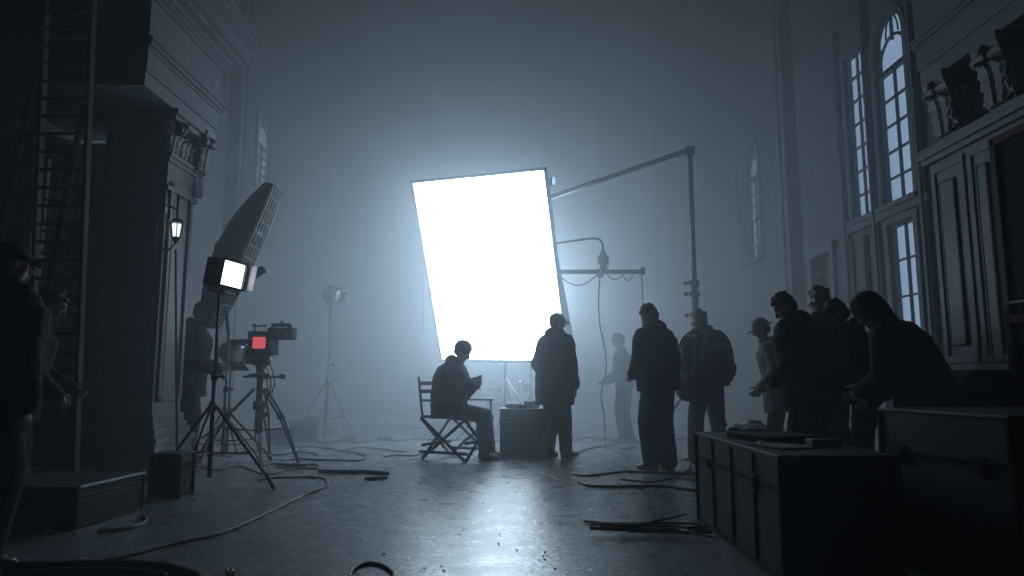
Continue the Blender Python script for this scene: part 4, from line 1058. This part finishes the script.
# ------------------------------------------------------------------ ladders
def ladder(label, b0, b1, t0, t1, n, first, step, r, m):
    """rails b0->t0 and b1->t1"""
    o_ = Vector(b0); root = thing('ladder', label, 'ladder', o_)
    b0, b1, t0, t1 = [Vector(v) - o_ for v in (b0, b1, t0, t1)]
    for a, c in ((b0, t0), (b1, t1)):
        d = (c-a).normalized(); ln_ = (c-a).length
        rot = d.to_track_quat('Z', 'Y').to_matrix()
        MB().box((a+c)/2, (r*1.3, r*2.6, ln_), rot, bevel=0.004).obj('rail', m, root)
    L_ = (t0-b0).length
    for k in range(n):
        f_ = (first + step*k) / L_
        MB().cyl(b0.lerp(t0, f_), b1.lerp(t1, f_), r*0.62, seg=8).obj('rung', m, root, True)
    return root
lb0, lb1 = Vector((-3.86, 5.72, 0.0)), Vector((-3.46, 5.70, 0.0))
ladder('tall upright wooden ladder rising in front of the panelled bay', lb0, lb1, lb0 + Vector((0.0, -0.32, 4.7)), lb1 + Vector((0.0, -0.32, 4.7)), 30, 0.3, 0.148, 0.024, M_wood)
ladder('second wooden ladder leaning back behind the upright one', (-4.80, 6.1, 0), (-4.45, 6.35, 0), (-4.40, 6.1, 3.55), (-4.05, 6.35, 3.55), 11, 0.3, 0.29, 0.022, M_wood)

# black flat at the right edge
fp = thing('scenery_flat', 'tall black flat standing on edge beside the right pier', 'panel', (3.06, 3.75, 0))
MB().mm(0.0, 0.03, -0.75, 0.55, 0.0, 2.48).obj('panel', M_matte, fp)
q = MB()
for y in (-0.75, 0.51): q.mm(-0.02, 0.0, y, y+0.05, 0, 2.48, 0.003)
for z in (0.0, 1.3, 2.43): q.mm(-0.02, 0.0, -0.75, 0.55, z, z+0.05, 0.003)
q.obj('frame', M_wood, fp)
MB().cyl((-0.05, -0.6, 1.42), (-0.05, 0.45, 1.42), 0.012).obj('rail', M_black, fp, True)

# ------------------------------------------------------------------ cables, rods, floor litter
def cable(pts, label, r=0.011, group=None, m=None):
    P_ = [ground(px, py, r) for px, py in pts]
    P_ = smooth_path(P_, 6)
    P_ = [Vector((p.x + 0.02*noise.noise(p*3), p.y + 0.04*noise.noise(p*2.3+Vector((5, 0, 0))), r)) for p in P_]
    return tag(MB().tube(P_, r, 6).obj('cable', m or M_rubber, None, True), label, 'cable', group)
cable([(60, 570), (76, 566), (132, 555), (176, 543), (220, 533), (258, 518), (299, 497), (322, 488), (327, 484), (325, 479), (307, 477), (277, 477.5), (258, 480)], 'long thin cable sweeping from the bottom corner to the camera tripod', 0.009)
cable([(319, 471), (340, 471.5), (365, 472), (389, 473.5)], 'thick dark cable piece lying right of the coiled plugs', 0.02)
cable([(364, 478.5), (376, 478), (388, 477)], 'short dark rod-like cable end on open floor', 0.016)
cable([(281, 461), (300, 459), (340, 460.5), (361, 460), (365, 456), (353, 452.5), (331, 449), (310, 446.5), (290, 447)], 'black cable bending in a hairpin beyond the camera tripod')
cable([(347, 450), (360, 447.5), (377, 448.5), (392, 450.5), (405, 452)], 'faint thin cable curving between hairpin cable and chair', 0.009)
cable([(383, 456.5), (398, 455), (412, 455.5), (432, 452)], 'faint cable reaching the chair legs from the left side', 0.009)
cable([(300, 440), (323, 442), (345, 441), (358, 442), (385, 440), (402, 440.5), (418, 438.5), (440, 440), (480, 439)], 'long dark cable crossing the floor behind the chair', 0.014)
cable([(262, 466), (274, 464), (299, 465.5), (312, 464), (319, 466), (316, 468.5), (300, 468), (284, 470)], 'cable loop on the floor near the camera tripod')
cable([(200, 452), (228, 456), (250, 450), (275, 455), (300, 452), (318, 455)], 'tangled cable winding under the film camera')
cable([(190, 462), (215, 470), (240, 466), (262, 474), (284, 471)], 'cable lying under the spotlight tripod', 0.010)
cable([(572, 455), (587, 449.5), (607, 446), (625, 449), (634, 446)], 'cable running from the shoe of the capped standing person')
cable([(590, 444), (600, 446.5), (612, 449), (620, 454), (628, 458)], 'short tangled cable behind the looking down person', 0.009)
cable([(574, 474), (584, 475.5), (596, 475), (622, 471.5), (654, 472.5), (699, 473.5)], 'cable passing the feet of the person looking down', 0.010)
cable([(578, 479.5), (582, 483), (590, 485.5), (607, 486.5), (640, 486), (662, 486), (680, 488), (697, 490.5)], 'long cable curve nearest the slatted black case', 0.012)
cable([(622, 479), (640, 481), (654, 481.5), (675, 478), (694, 480)], 'wavy thin cable between two longer ones at the case', 0.008)
cable([(600, 441), (618, 438.5), (636, 441), (650, 438), (672, 440), (690, 437)], 'distant cable beneath the boom stand', 0.012)
cable([(660, 462), (672, 457), (684, 461), (690, 468), (680, 474), (668, 471)], 'looped cable behind the shoes of the person looking down', 0.010)
cable([(520, 468), (531, 470.5), (545, 473.5), (560, 480.5)], 'pale thin cord on the shiny floor below the case', 0.005, m=M_grey)
cable([(0, 570), (28, 567), (60, 566), (105, 564), (135, 564.5), (160, 566.5), (182, 571), (196, 577)], 'thick black hose at the bottom corner', 0.028)
cable([(0, 577), (40, 574), (90, 571), (130, 572), (165, 577)], 'second thick hose lying inside the first one', 0.025)
cable([(100, 530), (120, 529), (134, 527), (143, 523), (144, 518.5), (140, 517)], 'hooked hose end beside the low flat case', 0.012)
cable([(232, 577), (226, 572), (229, 570), (232, 574)], 'small loop of cable at the bottom edge', 0.01)
cable([(349, 577), (352, 569), (366, 563), (382, 565), (393, 572), (396, 578)], 'round loop of cable at the bottom middle', 0.009)
cable([(470, 441), (486, 443), (500, 441)], 'short cable behind the gear case', 0.012)
cable([(560, 436), (575, 440), (590, 437), (604, 440)], 'cable under the mast legs of the light box', 0.013)
def plug(px, py, label):
    p = ground(px, py, 0); o_ = thing('plug_box', label, 'plug', p, random.uniform(0, 3))
    MB().mm(-0.08, 0.08, -0.045, 0.045, 0, 0.05, 0.008).obj('housing', M_rubber, o_); MB().cyl((0.08, 0, 0.025), (0.15, 0, 0.025), 0.018).obj('plug', M_black, o_, True)
plug(293, 468, 'black plug box lying beside the cable loop')
plug(383, 440, 'small plug box on the long cable behind the chair')
plug(347, 440.5, 'plug box on the floor right of the distant tripod')

p0 = ground(585, 523); RODS = [((584, 521), (716, 530), 0.012), ((590, 528), (672, 532), 0.015), ((590, 524), (640, 526), 0.011), ((612, 523), (700, 524), 0.012), ((620, 527), (712, 533), 0.013), ((640, 525.5), (686, 514), 0.011), ((660, 530), (718, 526), 0.013), ((628, 531), (690, 534), 0.010), ((680, 530), (716, 538), 0.01), ((600, 526.5), (665, 527.5), 0.011)]
DESC = ['longest rod with a metal tip', 'thick front rod', 'short rod at the tip end', 'rod along the far edge', 'rod running to the case corner', 'rod slanting up from the pile', 'rod crossing near the case', 'thin rod in front', 'rod end poking towards the camera', 'middle rod under the others']
for i, ((a, b2), (c, d), r_) in enumerate(RODS):
    z = r_ + 0.001 + 0.022*(i % 3)
    A, B_ = ground(a, b2, z), ground(c, d, z)
    D_ = B_ - A; r_ *= 0.8
    o_ = MB().tube([A, A + D_*0.3 + Vector((0, 0.02*(i % 3 - 1), 0)), A + D_*0.65 + Vector((0, 0.025*((i+1) % 3 - 1), 0.004)), B_], [r_, r_*0.95, r_*0.85, r_*0.7], 8)
    o_ = o_.obj('wooden_rod', M_wood if i % 2 else M_black, None, True)
    tag(o_, DESC[i] + ' of the rods piled on the floor', 'rod', 'rods piled beside the slatted case')
q = MB(); rnd = random.Random(5)
for px, py in [(421, 478), (424, 480), (420, 483), (414, 489), (405, 494), (399, 501), (394, 505), (391, 509), (388, 512), (381, 518), (377, 521), (372, 527), (361, 540), (355, 548), (350, 553), (346, 560), (408, 534), (264, 498), (545, 552), (543, 556), (540, 560), (555, 529), (520, 474)] + [(rnd.uniform(380, 600), rnd.uniform(480, 574)) for _ in range(34)]:
    p = ground(px, py, 0.004); s_ = rnd.uniform(0.002, 0.006)
    q.box(p, (s_*2.2, s_*1.4, 0.006), Matrix.Rotation(rnd.uniform(0, 3), 3, 'Z'))
tag(q.obj('debris', M_matte, None), 'scattered dark chips and grit on the polished floor', 'debris', kind='stuff')
